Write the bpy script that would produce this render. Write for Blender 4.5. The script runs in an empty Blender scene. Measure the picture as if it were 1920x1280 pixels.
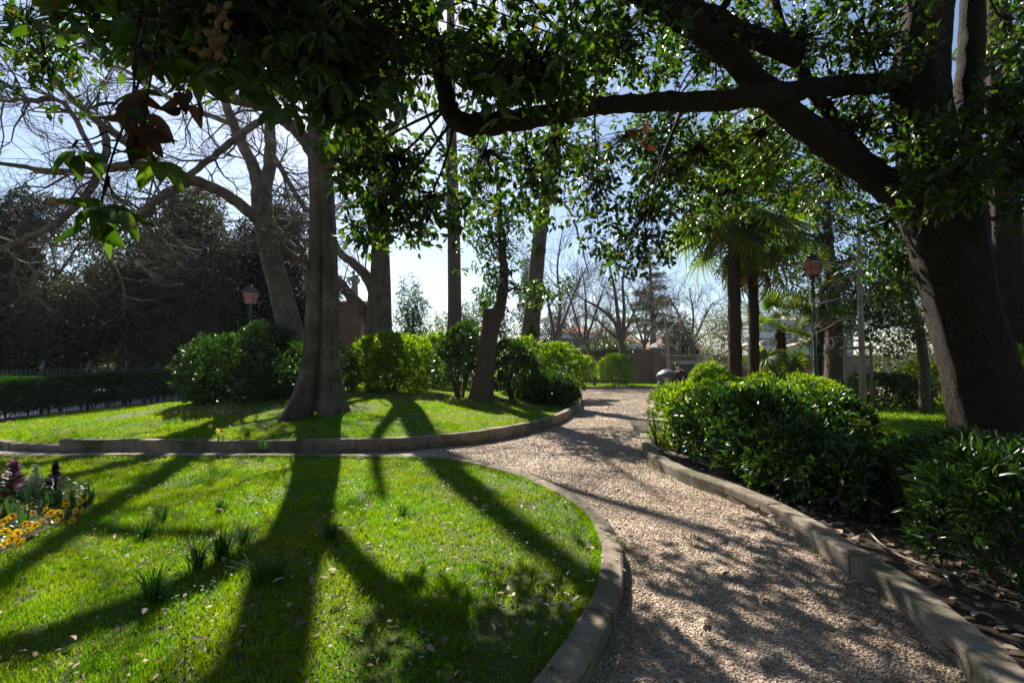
import bpy, bmesh, math, random
import numpy as np
from mathutils import Vector, Matrix, Euler

R = math.radians
rng = np.random.default_rng(7)
random.seed(7)
scene = bpy.context.scene
COL = scene.collection

# ------------------------------------------------------------------ camera
F = 880.0; CAM_H = 1.6; PITCH = R(2.6)
cam_d = bpy.data.cameras.new('camera'); cam = bpy.data.objects.new('camera', cam_d); COL.objects.link(cam)
cam.location = (0, 0, CAM_H); cam.rotation_euler = (R(90) + PITCH, 0, 0)
cam_d.sensor_width = 36.0; cam_d.lens = 16.5; cam_d.clip_start = 0.05; cam_d.clip_end = 3000
scene.camera = cam

# ------------------------------------------------------------------ sky, sun, exposure
SUN_AZ = R(-21.7); SUN_EL = R(41)          # azimuth measured from +Y towards +X
world = bpy.data.worlds.new('World'); scene.world = world; world.use_nodes = True
wn = world.node_tree; wn.nodes.clear()
sky = wn.nodes.new('ShaderNodeTexSky'); sky.sky_type = 'NISHITA'; sky.sun_disc = False
sky.sun_elevation = SUN_EL; sky.sun_rotation = SUN_AZ
sky.air_density = 1.0; sky.dust_density = 0.55; sky.ozone_density = 2.0
bg = wn.nodes.new('ShaderNodeBackground'); bg.inputs['Strength'].default_value = 0.055
wo = wn.nodes.new('ShaderNodeOutputWorld')
wn.links.new(sky.outputs[0], bg.inputs[0]); wn.links.new(bg.outputs[0], wo.inputs[0])
sun_d = bpy.data.lights.new('sun', 'SUN'); sun_d.energy = 5.0; sun_d.angle = R(0.53); sun_d.color = (1.0, 0.93, 0.82)
sun = bpy.data.objects.new('sun', sun_d); COL.objects.link(sun)
SUN_DIR = Vector((math.sin(SUN_AZ) * math.cos(SUN_EL), math.cos(SUN_AZ) * math.cos(SUN_EL), math.sin(SUN_EL)))
sun.rotation_euler = (-SUN_DIR).to_track_quat('-Z', 'Y').to_euler(); sun.location = (-10, 20, 25)
vs = scene.view_settings
vs.view_transform = 'Standard'; vs.look = 'None'; vs.exposure = 1.5; vs.gamma = 1.0
scene.render.engine = 'CYCLES'
cy = scene.cycles
cy.use_denoising = True; cy.max_bounces = 8; cy.diffuse_bounces = 3; cy.glossy_bounces = 2; cy.transmission_bounces = 4
cy.volume_bounces = 0; cy.caustics_reflective = False; cy.caustics_refractive = False; cy.sample_clamp_indirect = 4.0
try:
    cy.denoiser = 'OPENIMAGEDENOISE'; cy.denoising_input_passes = 'RGB_ALBEDO_NORMAL'
except Exception:
    pass

# ------------------------------------------------------------------ coordinates read off the photograph
_fw = np.array([0, math.cos(PITCH), math.sin(PITCH)]); _up = np.array([0, -math.sin(PITCH), math.cos(PITCH)]); _rt = np.array([1.0, 0, 0])
def ray(px, py):
    return _fw + _rt * ((px - 960) / F) + _up * ((640 - py) / F)
def W(px, py, d):
    r = ray(px, py); return np.array([0, 0, CAM_H]) + r * (d / r[1])
def G(px, py, z=0.0):
    r = ray(px, py); return np.array([0, 0, CAM_H]) + r * ((z - CAM_H) / r[2])
def px2m(p, d): return p * d / F

# ------------------------------------------------------------------ materials
MATS = {}
def new_mat(name):
    m = bpy.data.materials.new(name); m.use_nodes = True; m.node_tree.nodes.clear()
    MATS[name] = m; return m, m.node_tree.nodes, m.node_tree.links
def noise(nodes, links, vec, scale, detail=5, rough=.55):
    n = nodes.new('ShaderNodeTexNoise'); n.inputs['Scale'].default_value = scale
    n.inputs['Detail'].default_value = detail; n.inputs['Roughness'].default_value = rough
    if vec is not None: links.new(vec, n.inputs['Vector'])
    return n
def ramp(nodes, links, fac, stops):
    r = nodes.new('ShaderNodeValToRGB'); links.new(fac, r.inputs[0])
    e = r.color_ramp.elements
    while len(e) < len(stops): e.new(0.5)
    for k, (p, c) in enumerate(stops):
        e[k].position = p; e[k].color = (*c, 1)
    return r
def mix_col(nodes, links, fac, a, b, blend='MIX'):
    m = nodes.new('ShaderNodeMix'); m.data_type = 'RGBA'; m.blend_type = blend
    for sock, v in ((m.inputs[0], fac), (m.inputs[6], a), (m.inputs[7], b)):
        if hasattr(v, 'is_output'): links.new(v, sock)
        elif isinstance(v, (int, float)): sock.default_value = v
        else: sock.default_value = (*v, 1)
    return m.outputs[2]
def solid(name, a, b=None, scale=6.0, rough=.8, bump=.0, bscale=None, metallic=0.0, stretch=(1, 1, 1), spec=.3, c=None):
    m, N, L = new_mat(name)
    tc = N.new('ShaderNodeTexCoord'); mp = N.new('ShaderNodeMapping'); mp.inputs['Scale'].default_value = stretch
    L.new(tc.outputs['Object'], mp.inputs[0])
    n = noise(N, L, mp.outputs[0], scale)
    stops = [(.3, a), (.7, b or a)] if c is None else [(.25, a), (.5, b), (.75, c)]
    r = ramp(N, L, n.outputs[0], stops)
    p = N.new('ShaderNodeBsdfPrincipled'); p.inputs['Roughness'].default_value = rough; p.inputs['Metallic'].default_value = metallic
    p.inputs['Specular IOR Level'].default_value = spec
    L.new(r.outputs[0], p.inputs['Base Color'])
    if bump:
        n2 = noise(N, L, mp.outputs[0], bscale or scale * 4)
        b_ = N.new('ShaderNodeBump'); b_.inputs['Strength'].default_value = bump; b_.inputs['Distance'].default_value = .03
        L.new(n2.outputs[0], b_.inputs['Height']); L.new(b_.outputs[0], p.inputs['Normal'])
    o = N.new('ShaderNodeOutputMaterial'); L.new(p.outputs[0], o.inputs[0])
    return m
def foliage(name, stops, trans=.4, tint=(1.3, 1.25, .5), rough=.4, spec=.5, patch=None):
    """leaf: glossy coat over diffuse, light passing through from behind; stops = colour ramp over a per-leaf value"""
    m, N, L = new_mat(name)
    at = N.new('ShaderNodeAttribute'); at.attribute_name = 'var'
    oi = N.new('ShaderNodeObjectInfo')
    ad = N.new('ShaderNodeMath'); ad.operation = 'ADD'; L.new(at.outputs['Fac'], ad.inputs[0]); L.new(oi.outputs['Random'], ad.inputs[1])
    fr = N.new('ShaderNodeMath'); fr.operation = 'FRACT'; L.new(ad.outputs[0], fr.inputs[0])
    col = ramp(N, L, fr.outputs[0], stops).outputs[0]
    if patch:
        ge = N.new('ShaderNodeNewGeometry')
        n = noise(N, L, ge.outputs['Position'], patch[0], 3)
        f = N.new('ShaderNodeMapRange'); f.inputs[1].default_value = .42; f.inputs[2].default_value = .68; L.new(n.outputs[0], f.inputs[0])
        col = mix_col(N, L, f.outputs[0], col, patch[1])
    p = N.new('ShaderNodeBsdfPrincipled'); L.new(col, p.inputs['Base Color'])
    p.inputs['Roughness'].default_value = rough; p.inputs['Specular IOR Level'].default_value = spec
    tr = N.new('ShaderNodeBsdfTranslucent'); L.new(mix_col(N, L, 1.0, col, tint, 'MULTIPLY'), tr.inputs[0])
    mx = N.new('ShaderNodeMixShader'); mx.inputs[0].default_value = trans
    L.new(p.outputs[0], mx.inputs[1]); L.new(tr.outputs[0], mx.inputs[2])
    o = N.new('ShaderNodeOutputMaterial'); L.new(mx.outputs[0], o.inputs[0])
    return m
def bark(name, a, b, c, furrow=14.0, bump=.5, stretch=(1, 1, .22), rough=.9, plates=1.5):
    m, N, L = new_mat(name)
    tc = N.new('ShaderNodeTexCoord'); mp = N.new('ShaderNodeMapping'); mp.inputs['Scale'].default_value = stretch
    L.new(tc.outputs['Object'], mp.inputs[0])
    n1 = noise(N, L, mp.outputs[0], furrow, 6, .6)
    n2 = noise(N, L, tc.outputs['Object'], 2.2, 4)
    r1 = ramp(N, L, n1.outputs[0], [(.3, a), (.6, b)])
    f = N.new('ShaderNodeMapRange'); f.inputs[1].default_value = .45; f.inputs[2].default_value = .65; L.new(n2.outputs[0], f.inputs[0])
    col = mix_col(N, L, f.outputs[0], r1.outputs[0], c)
    p = N.new('ShaderNodeBsdfPrincipled'); p.inputs['Roughness'].default_value = rough; p.inputs['Specular IOR Level'].default_value = .15
    L.new(col, p.inputs['Base Color'])
    b_ = N.new('ShaderNodeBump'); b_.inputs['Strength'].default_value = bump; b_.inputs['Distance'].default_value = .05
    vo = N.new('ShaderNodeTexVoronoi'); vo.feature = 'DISTANCE_TO_EDGE'; vo.inputs['Scale'].default_value = furrow * 1.3
    ds = N.new('ShaderNodeVectorMath'); ds.operation = 'ADD'; L.new(mp.outputs[0], ds.inputs[0]); L.new(n2.outputs['Color'], ds.inputs[1]); L.new(ds.outputs[0], vo.inputs['Vector'])
    mn = N.new('ShaderNodeMath'); mn.operation = 'MINIMUM'; mn.inputs[1].default_value = .25; L.new(vo.outputs['Distance'], mn.inputs[0])
    ma = N.new('ShaderNodeMath'); ma.operation = 'MULTIPLY_ADD'; ma.inputs[1].default_value = plates; L.new(mn.outputs[0], ma.inputs[0]); L.new(n1.outputs[0], ma.inputs[2])
    L.new(ma.outputs[0], b_.inputs['Height']); L.new(b_.outputs[0], p.inputs['Normal'])
    o = N.new('ShaderNodeOutputMaterial'); L.new(p.outputs[0], o.inputs[0]); return m

foliage('grass', [(0, (.050, .15, .004)), (.5, (.085, .23, .006)), (.85, (.13, .27, .010)), (1, (.22, .24, .05))], .58, (1.85, 1.6, .20), .6, .15, patch=(.9, (.16, .24, .012)))
foliage('clover', [(0, (.03, .09, .02)), (1, (.07, .14, .04))], .3, (1.3, 1.4, .4), .5, .25)
foliage('leaf_brown', [(0, (.035, .016, .009)), (.7, (.07, .035, .018)), (1, (.16, .09, .045))], .25, (1.4, 1.0, .6), .6, .25)
foliage('grass_tuft', [(0, (.02, .07, .012)), (1, (.05, .12, .02))], .35, (1.3, 1.3, .5), .4, .4)
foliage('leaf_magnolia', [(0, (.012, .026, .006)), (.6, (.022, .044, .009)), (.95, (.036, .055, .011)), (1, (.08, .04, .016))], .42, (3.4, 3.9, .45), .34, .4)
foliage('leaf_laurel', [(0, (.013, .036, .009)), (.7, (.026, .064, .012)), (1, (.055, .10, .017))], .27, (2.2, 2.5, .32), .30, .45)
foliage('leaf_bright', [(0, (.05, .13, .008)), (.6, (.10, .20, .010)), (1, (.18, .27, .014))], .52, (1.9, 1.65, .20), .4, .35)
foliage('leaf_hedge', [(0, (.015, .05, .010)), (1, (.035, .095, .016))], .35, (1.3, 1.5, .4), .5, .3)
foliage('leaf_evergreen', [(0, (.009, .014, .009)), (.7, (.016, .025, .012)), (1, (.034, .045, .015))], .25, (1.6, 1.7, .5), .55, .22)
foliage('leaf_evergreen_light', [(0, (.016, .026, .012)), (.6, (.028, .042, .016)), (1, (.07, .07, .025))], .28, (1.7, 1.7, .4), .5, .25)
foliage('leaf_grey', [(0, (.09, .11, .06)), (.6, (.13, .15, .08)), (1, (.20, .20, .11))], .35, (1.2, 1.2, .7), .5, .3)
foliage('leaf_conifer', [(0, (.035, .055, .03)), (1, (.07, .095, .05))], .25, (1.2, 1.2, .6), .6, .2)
foliage('leaf_palm', [(0, (.025, .06, .010)), (.7, (.045, .095, .014)), (1, (.13, .13, .015))], .52, (2.5, 2.2, .25), .42, .35)
foliage('leaf_dead', [(0, (.09, .05, .025)), (.6, (.17, .11, .06)), (1, (.30, .22, .14))], .25, (1.2, 1.0, .7), .7, .2)
foliage('leaf_litter', [(0, (.12, .075, .045)), (.5, (.27, .20, .135)), (1, (.50, .42, .33))], .12, (1.1, 1.0, .8), .75, .25)
foliage('pod_dry', [(0, (.14, .08, .04)), (1, (.27, .18, .10))], .3, (1.2, 1.0, .7), .7, .2)
foliage('ivy', [(0, (.02, .05, .01)), (1, (.06, .10, .015))], .35, (1.4, 1.5, .4), .3, .5)
foliage('kale_dark', [(0, (.05, .018, .05)), (1, (.12, .035, .10))], .25, (1.3, .9, 1.1), .45, .4)
foliage('kale_white', [(0, (.62, .66, .42)), (1, (.82, .84, .68))], .5, (1.0, 1.0, .7), .5, .3)
foliage('kale_pink', [(0, (.14, .06, .09)), (.4, (.28, .14, .15)), (1, (.60, .36, .42))], .4, (1.3, .9, .9), .45, .4)
foliage('petal_yellow', [(0, (.80, .50, .010)), (.7, (.85, .60, .012)), (1, (.80, .40, .01))], .35, (1.1, 1.0, .4), .5, .3)
foliage('petal_pale', [(0, (.80, .66, .10)), (1, (.85, .72, .15))], .35, (1.1, 1.0, .6), .5, .3)
foliage('tulip_leaf', [(0, (.04, .11, .035)), (1, (.075, .17, .05))], .3, (1.3, 1.4, .5), .35, .5)
solid('petal_centre', (.05, .015, .01), (.09, .03, .01))
bark('bark_plane', (.055, .041, .028), (.125, .098, .070), (.165, .138, .104), 5, .4, (1, 1, .35), plates=.5)
bark('bark_dark', (.022, .014, .010), (.060, .040, .028), (.045, .032, .023), 18, .9, (1, 1, .15))
bark('bark_brown', (.06, .040, .030), (.13, .095, .07), (.10, .075, .055), 16, .6)
bark('bark_magnolia', (.018, .014, .010), (.060, .047, .034), (.04, .032, .024), 22, 1.0, (1, 1, .35))
bark('bark_pale', (.22, .18, .14), (.36, .30, .24), (.30, .25, .20), 20, .3)
bark('bark_palm', (.035, .022, .015), (.09, .055, .035), (.06, .04, .025), 30, .9, (1, 1, 1))
bark('twig', (.07, .055, .042), (.13, .105, .08), (.10, .08, .06), 20, .1)
bark('wood_stake', (.16, .12, .08), (.28, .21, .15), (.22, .17, .12), 12, .3, (1, 1, .15))
def kerb_mat():
    m, N, L = new_mat('kerb_stone')
    ge = N.new('ShaderNodeNewGeometry'); oi = N.new('ShaderNodeObjectInfo')
    n1 = noise(N, L, ge.outputs['Position'], 6, 7, .65); n2 = noise(N, L, ge.outputs['Position'], 1.7, 4); n3 = noise(N, L, ge.outputs['Position'], 60, 4, .7)
    c1 = ramp(N, L, n1.outputs[0], [(.28, (.12, .098, .072)), (.5, (.235, .20, .155)), (.72, (.33, .29, .235))]).outputs[0]
    c2 = mix_col(N, L, ramp(N, L, n2.outputs[0], [(.5, (0, 0, 0)), (.68, (1, 1, 1))]).outputs[0], c1, (.085, .09, .045))
    tn = mix_col(N, L, .5, c2, ramp(N, L, oi.outputs['Random'], [(0, (.62, .6, .58)), (1, (1.15, 1.12, 1.08))]).outputs[0], 'MULTIPLY')
    c3 = mix_col(N, L, .7, tn, ramp(N, L, n3.outputs[0], [(.3, (.45, .42, .4)), (.5, (1, 1, 1))]).outputs[0], 'MULTIPLY')
    p = N.new('ShaderNodeBsdfPrincipled'); p.inputs['Roughness'].default_value = .92; p.inputs['Specular IOR Level'].default_value = .2; L.new(c3, p.inputs['Base Color'])
    ad = N.new('ShaderNodeMath'); L.new(n1.outputs[0], ad.inputs[0]); L.new(n3.outputs[0], ad.inputs[1])
    b_ = N.new('ShaderNodeBump'); b_.inputs['Strength'].default_value = .6; b_.inputs['Distance'].default_value = .02; L.new(ad.outputs[0], b_.inputs['Height']); L.new(b_.outputs[0], p.inputs['Normal'])
    o = N.new('ShaderNodeOutputMaterial'); L.new(p.outputs[0], o.inputs[0])
kerb_mat()
solid('soil', (.035, .024, .016), (.085, .062, .042), 9, .95, .6, 50)
solid('lawn_soil', (.045, .060, .016), (.075, .095, .025), 12, .95, .4, 60)
solid('terrain', (.05, .06, .025), (.10, .095, .05), 2, .95, .3)
solid('pavement_grey', (.30, .29, .28), (.42, .41, .40), 3, .9, .2)
solid('metal_green', (.012, .045, .038), (.022, .07, .058), 8, .42, .05, spec=.5)
solid('metal_dark', (.012, .018, .018), (.025, .032, .03), 8, .45, spec=.5)
solid('bin_paint', (.05, .068, .06), (.085, .105, .093), 9, .5, .05, spec=.4)
solid('bin_dark', (.012, .012, .012))
solid('bench_red', (.22, .035, .03), (.32, .055, .045), 12, .6, .1)
solid('stone_pale', (.34, .32, .28), (.52, .50, .45), 6, .85, .3)
solid('stone_dark', (.16, .15, .13), (.28, .26, .22), 5, .9, .4)
solid('render_white', (.62, .62, .64), (.74, .74, .75), 1.5, .9)
solid('render_pink', (.55, .40, .34), (.64, .48, .41), 1.5, .9)
solid('render_grey', (.42, .44, .48), (.52, .54, .57), 1.5, .9)
solid('roof_tile', (.30, .15, .09), (.42, .24, .15), 4, .9, .3)
solid('window_dark', (.03, .04, .05), (.06, .07, .09), 2, .2, spec=.6)
solid('shutter', (.10, .13, .14), (.16, .19, .20), 5, .7)
solid('skin', (.50, .30, .22), (.58, .37, .28), 8, .55)
solid('hair_dark', (.02, .014, .01), (.04, .03, .022), 40, .6)
solid('hair_grey', (.12, .11, .10), (.22, .20, .19), 40, .7)
solid('cloth_navy', (.012, .014, .022), (.022, .026, .04), 20, .85)
solid('cloth_grey', (.05, .05, .055), (.08, .08, .085), 20, .85)
solid('cloth_lilac', (.38, .28, .55), (.50, .38, .66), 10, .8)
solid('crane_red', (.35, .10, .06), (.45, .15, .09), 4, .6)
solid('plate_white', (.62, .64, .66), (.72, .73, .74), 4, .5)
solid('awning', (.45, .34, .22), (.55, .42, .28), 4, .8)
solid('gate_dark', (.05, .055, .06), (.11, .115, .12), 14, .7, .2)

def brick_mat():
    m, N, L = new_mat('brick')
    tc = N.new('ShaderNodeTexCoord'); sp = N.new('ShaderNodeSeparateXYZ'); L.new(tc.outputs['Object'], sp.inputs[0])
    ad = N.new('ShaderNodeMath'); L.new(sp.outputs[0], ad.inputs[0]); L.new(sp.outputs[1], ad.inputs[1])
    cb = N.new('ShaderNodeCombineXYZ'); L.new(ad.outputs[0], cb.inputs[0]); L.new(sp.outputs[2], cb.inputs[1])
    b = N.new('ShaderNodeTexBrick'); L.new(cb.outputs[0], b.inputs['Vector']); b.inputs['Scale'].default_value = 4
    b.inputs['Color1'].default_value = (.20, .105, .065, 1); b.inputs['Color2'].default_value = (.30, .18, .115, 1)
    b.inputs['Mortar'].default_value = (.26, .22, .18, 1); b.inputs['Mortar Size'].default_value = .03
    n = noise(N, L, tc.outputs['Object'], 1.2, 5)
    col = mix_col(N, L, .55, b.outputs[0], ramp(N, L, n.outputs[0], [(.3, (.35, .28, .24)), (.7, (1.0, .95, .9))]).outputs[0], 'MULTIPLY')
    p = N.new('ShaderNodeBsdfPrincipled'); p.inputs['Roughness'].default_value = .92; L.new(col, p.inputs['Base Color'])
    bp = N.new('ShaderNodeBump'); bp.inputs['Strength'].default_value = .5; bp.inputs['Distance'].default_value = .02
    L.new(b.outputs['Fac'], bp.inputs['Height']); bp.invert = True; L.new(bp.outputs[0], p.inputs['Normal'])
    o = N.new('ShaderNodeOutputMaterial'); L.new(p.outputs[0], o.inputs[0])
brick_mat()
def gravel_mat():
    m, N, L = new_mat('gravel_bed')
    ge = N.new('ShaderNodeNewGeometry')
    v = N.new('ShaderNodeTexVoronoi'); v.inputs['Scale'].default_value = 55; L.new(ge.outputs['Position'], v.inputs['Vector'])
    r = ramp(N, L, v.outputs['Color'], [(0, (.20, .145, .105)), (.5, (.36, .28, .21)), (1, (.50, .41, .33))])
    n = noise(N, L, ge.outputs['Position'], .9, 4)
    col = mix_col(N, L, .5, r.outputs[0], ramp(N, L, n.outputs[0], [(.3, (.62, .58, .55)), (.7, (1, 1, 1))]).outputs[0], 'MULTIPLY')
    p = N.new('ShaderNodeBsdfPrincipled'); p.inputs['Roughness'].default_value = .9; L.new(col, p.inputs['Base Color'])
    bp = N.new('ShaderNodeBump'); bp.inputs['Strength'].default_value = .9; bp.inputs['Distance'].default_value = .015; bp.invert = True
    L.new(v.outputs['Distance'], bp.inputs['Height']); L.new(bp.outputs[0], p.inputs['Normal'])
    o = N.new('ShaderNodeOutputMaterial'); L.new(p.outputs[0], o.inputs[0])
    m, N, L = new_mat('pebble')
    oi = N.new('ShaderNodeObjectInfo')
    r = ramp(N, L, oi.outputs['Random'], [(0, (.18, .13, .09)), (.35, (.36, .275, .205)), (.75, (.50, .40, .315)), (1, (.66, .58, .48))])
    ge = N.new('ShaderNodeNewGeometry'); nz = noise(N, L, ge.outputs['Position'], 1.1, 5, .6)
    cc = mix_col(N, L, .8, r.outputs[0], ramp(N, L, nz.outputs[0], [(.32, (.55, .50, .46)), (.6, (1.08, 1.06, 1.02))]).outputs[0], 'MULTIPLY')
    p = N.new('ShaderNodeBsdfPrincipled'); p.inputs['Roughness'].default_value = .85; L.new(cc, p.inputs['Base Color'])
    o = N.new('ShaderNodeOutputMaterial'); L.new(p.outputs[0], o.inputs[0])
gravel_mat()
def lantern_mat():
    m, N, L = new_mat('lantern_glass')
    p = N.new('ShaderNodeBsdfPrincipled'); p.inputs['Base Color'].default_value = (.72, .36, .36, 1); p.inputs['Roughness'].default_value = .25
    t = N.new('ShaderNodeBsdfTranslucent'); t.inputs[0].default_value = (.85, .45, .46, 1)
    mx = N.new('ShaderNodeMixShader'); mx.inputs[0].default_value = .6; L.new(p.outputs[0], mx.inputs[1]); L.new(t.outputs[0], mx.inputs[2])
    o = N.new('ShaderNodeOutputMaterial'); L.new(mx.outputs[0], o.inputs[0])
lantern_mat()

# ------------------------------------------------------------------ building helpers
def world_loc(o):
    p = Vector((0, 0, 0))
    while o is not None: p += o.location; o = o.parent
    return np.array(p)
def tag(o, label=None, cat=None, group=None, kind=None):
    for k, v in (('label', label), ('category', cat), ('group', group), ('kind', kind)):
        if v: o[k] = v
    return o
def thing(name, label, cat, loc=(0, 0, 0), group=None):
    o = bpy.data.objects.new(name, None); COL.objects.link(o); o.location = Vector([float(c) for c in loc])
    o.empty_display_size = .1
    return tag(o, label, cat, group)
def link(name, me, mat, parent):
    if mat: me.materials.append(MATS[mat])
    o = bpy.data.objects.new(name, me); COL.objects.link(o)
    if parent is not None: o.parent = parent
    return o
def np_mesh(name, V, Fs, mat, parent=None, var=None, smooth=False, at=None):
    V = np.asarray(V, dtype=np.float64).reshape(-1, 3)
    off = world_loc(parent) if parent is not None else (np.zeros(3) if at is None else np.asarray(at, float))
    Vl = (V - off).astype(np.float32); Fs = np.asarray(Fs, dtype=np.int32); k = Fs.shape[1]
    me = bpy.data.meshes.new(name)
    me.vertices.add(len(Vl)); me.vertices.foreach_set('co', Vl.ravel())
    me.loops.add(Fs.size); me.loops.foreach_set('vertex_index', Fs.ravel())
    me.polygons.add(len(Fs)); me.polygons.foreach_set('loop_start', np.arange(len(Fs), dtype=np.int32) * k)
    if var is not None:
        a = me.attributes.new('var', 'FLOAT', 'POINT'); a.data.foreach_set('value', np.asarray(var, np.float32))
    me.update(calc_edges=True)
    if smooth: me.polygons.foreach_set('use_smooth', np.ones(len(Fs), bool))
    o = link(name, me, mat, parent)
    if parent is None and at is not None: o.location = Vector([float(c) for c in at])
    return o
class MB:
    """collects shapes; build() links them as one mesh object"""
    def __init__(s): s.v = []; s.f = []; s.n = 0
    def add(s, V, Fs):
        V = np.asarray(V, float); s.v.append(V); s.f += [tuple(i + s.n for i in f) for f in Fs]; s.n += len(V); return s
    def box(s, x0, x1, y0, y1, z0, z1):
        V = [(x, y, z) for z in (z0, z1) for x, y in ((x0, y0), (x1, y0), (x1, y1), (x0, y1))]
        return s.add(V, [(3, 2, 1, 0), (4, 5, 6, 7), (0, 1, 5, 4), (1, 2, 6, 5), (2, 3, 7, 6), (3, 0, 4, 7)])
    def tube(s, pts, rad, sides=8, shape=None, cap=True):
        P = np.asarray(pts, float); n = len(P); rad = np.broadcast_to(np.asarray(rad, float), (n,))
        T = np.gradient(P, axis=0); T /= np.linalg.norm(T, axis=1)[:, None] + 1e-9
        a = np.array([0, 0, 1.0]) if abs(T[0][2]) < .9 else np.array([1.0, 0, 0])
        u = np.cross(T[0], a); u /= np.linalg.norm(u)
        th = np.arange(sides) * 2 * math.pi / sides; c, sn = np.cos(th), np.sin(th)
        rings = []
        for i in range(n):
            u = u - T[i] * np.dot(u, T[i]); u /= np.linalg.norm(u) + 1e-9
            w = np.cross(T[i], u)
            rr = rad[i] * (shape(i, th) if shape else 1.0)
            rings.append(P[i] + (np.outer(c * rr, u) + np.outer(sn * rr, w)))
        Fs = [(i * sides + j, i * sides + (j + 1) % sides, (i + 1) * sides + (j + 1) % sides, (i + 1) * sides + j) for i in range(n - 1) for j in range(sides)]
        if cap and sides > 3:
            Fs += [tuple(range(sides - 1, -1, -1)), tuple((n - 1) * sides + j for j in range(sides))]
        return s.add(np.vstack(rings), Fs)
    def lathe(s, cx, cy, prof, sides=16):
        th = np.arange(sides) * 2 * math.pi / sides; V = []; 
        for r, z in prof: V += [(cx + r * math.cos(t), cy + r * math.sin(t), z) for t in th]
        n = len(prof)
        Fs = [(i * sides + j, i * sides + (j + 1) % sides, (i + 1) * sides + (j + 1) % sides, (i + 1) * sides + j) for i in range(n - 1) for j in range(sides)]
        Fs += [tuple(range(sides - 1, -1, -1)), tuple((n - 1) * sides + j for j in range(sides))]
        return s.add(V, Fs)
    def ball(s, c, r, seg=12, rings=8):
        r = np.broadcast_to(np.asarray(r, float), (3,)); V = []
        for i in range(rings + 1):
            ph = math.pi * (i + .02) / (rings + .04)
            for j in range(seg):
                t = 2 * math.pi * j / seg
                V.append((c[0] + r[0] * math.sin(ph) * math.cos(t), c[1] + r[1] * math.sin(ph) * math.sin(t), c[2] - r[2] * math.cos(ph)))
        Fs = [(i * seg + j, i * seg + (j + 1) % seg, (i + 1) * seg + (j + 1) % seg, (i + 1) * seg + j) for i in range(rings) for j in range(seg)]
        return s.add(V, Fs)
    def build(s, name, mat, parent=None, smooth=False, at=None):
        V = np.vstack(s.v)
        off = world_loc(parent) if parent is not None else (np.zeros(3) if at is None else np.asarray(at, float))
        me = bpy.data.meshes.new(name); me.from_pydata((V - off).tolist(), [], s.f); me.update()
        if smooth: me.polygons.foreach_set('use_smooth', np.ones(len(me.polygons), bool))
        o = link(name, me, mat, parent)
        if parent is None and at is not None: o.location = Vector([float(c) for c in at])
        return o
def copy_tree(o, parent=None):
    c = o.copy(); COL.objects.link(c); c.parent = parent
    for ch in o.children: copy_tree(ch, c)
    return c
def unit(a): a = np.asarray(a, float); return a / (np.linalg.norm(a, axis=-1, keepdims=True) + 1e-9)
def rv(n): return unit(rng.normal(size=(n, 3)))
def spline(P, n=6):
    """Catmull-Rom through rows of P (any columns)"""
    P = np.asarray(P, float); Q = np.vstack([2 * P[0] - P[1], P, 2 * P[-1] - P[-2]]); out = []
    for i in range(1, len(Q) - 2):
        for t in np.arange(n) / n:
            a, b, c, d = Q[i - 1], Q[i], Q[i + 1], Q[i + 2]
            out.append(.5 * (2 * b + (c - a) * t + (2 * a - 5 * b + 4 * c - d) * t * t + (3 * b - a - 3 * c + d) * t ** 3))
    out.append(P[-1]); return np.array(out)

# leaf blade templates: (x across, y along, z lift), triangles
T2 = (np.array([(0, 0, 0), (-.5, .45, .10), (0, 1, -.05), (.5, .45, .10)]), np.array([(0, 2, 1), (0, 3, 2)]))
T6 = (np.array([(0, 0, 0), (-.40, .28, .09), (-.44, .62, .07), (0, 1, -.10), (.44, .62, .07), (.40, .28, .09), (0, .5, .0)]),
      np.array([(0, 6, 1), (1, 6, 2), (6, 3, 2), (0, 5, 6), (5, 4, 6), (6, 4, 3)]))
def leaf_arrays(P, D, Nn, Ln, Wd, T=T2):
    D = unit(D); X = unit(np.cross(D, Nn)); Z = np.cross(X, D); tv, tf = T; n = len(P)
    Ln = np.broadcast_to(Ln, (n,)); Wd = np.broadcast_to(Wd, (n,))
    V = (P[:, None, :] + X[:, None, :] * (tv[None, :, 0] * Wd[:, None])[..., None] + D[:, None, :] * (tv[None, :, 1] * Ln[:, None])[..., None]
         + Z[:, None, :] * (tv[None, :, 2] * Ln[:, None])[..., None])
    Fs = tf[None] + (np.arange(n) * len(tv))[:, None, None]
    return V.reshape(-1, 3), Fs.reshape(-1, 3), np.repeat(rng.random(n), len(tv))
def leaves(name, P, D, Nn, Ln, Wd, mat, parent=None, T=T2):
    V, Fs, var = leaf_arrays(P, D, Nn, Ln, Wd, T)
    return np_mesh(name, V, Fs, mat, parent, var)
def clusters(C, O, k, Ln, spread, outw=.7, up=.25, droop=0.0):
    """k leaves round each cluster centre C with outward direction O -> leaf bases, directions, normals, lengths"""
    n = len(C); Cc = np.repeat(C, k, 0); Oo = np.repeat(O, k, 0)
    D = unit(Oo * outw + rv(n * k) * .8 + np.array([0, 0, up - droop]))
    P = Cc + rv(n * k) * spread * rng.random((n * k, 1)) + D * spread * .3
    Nn = unit(rv(n * k) * .9 + np.array([0, 0, .45]) + Oo * .3)
    return P, D, Nn, Ln * rng.uniform(.65, 1.2, n * k)

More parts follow.
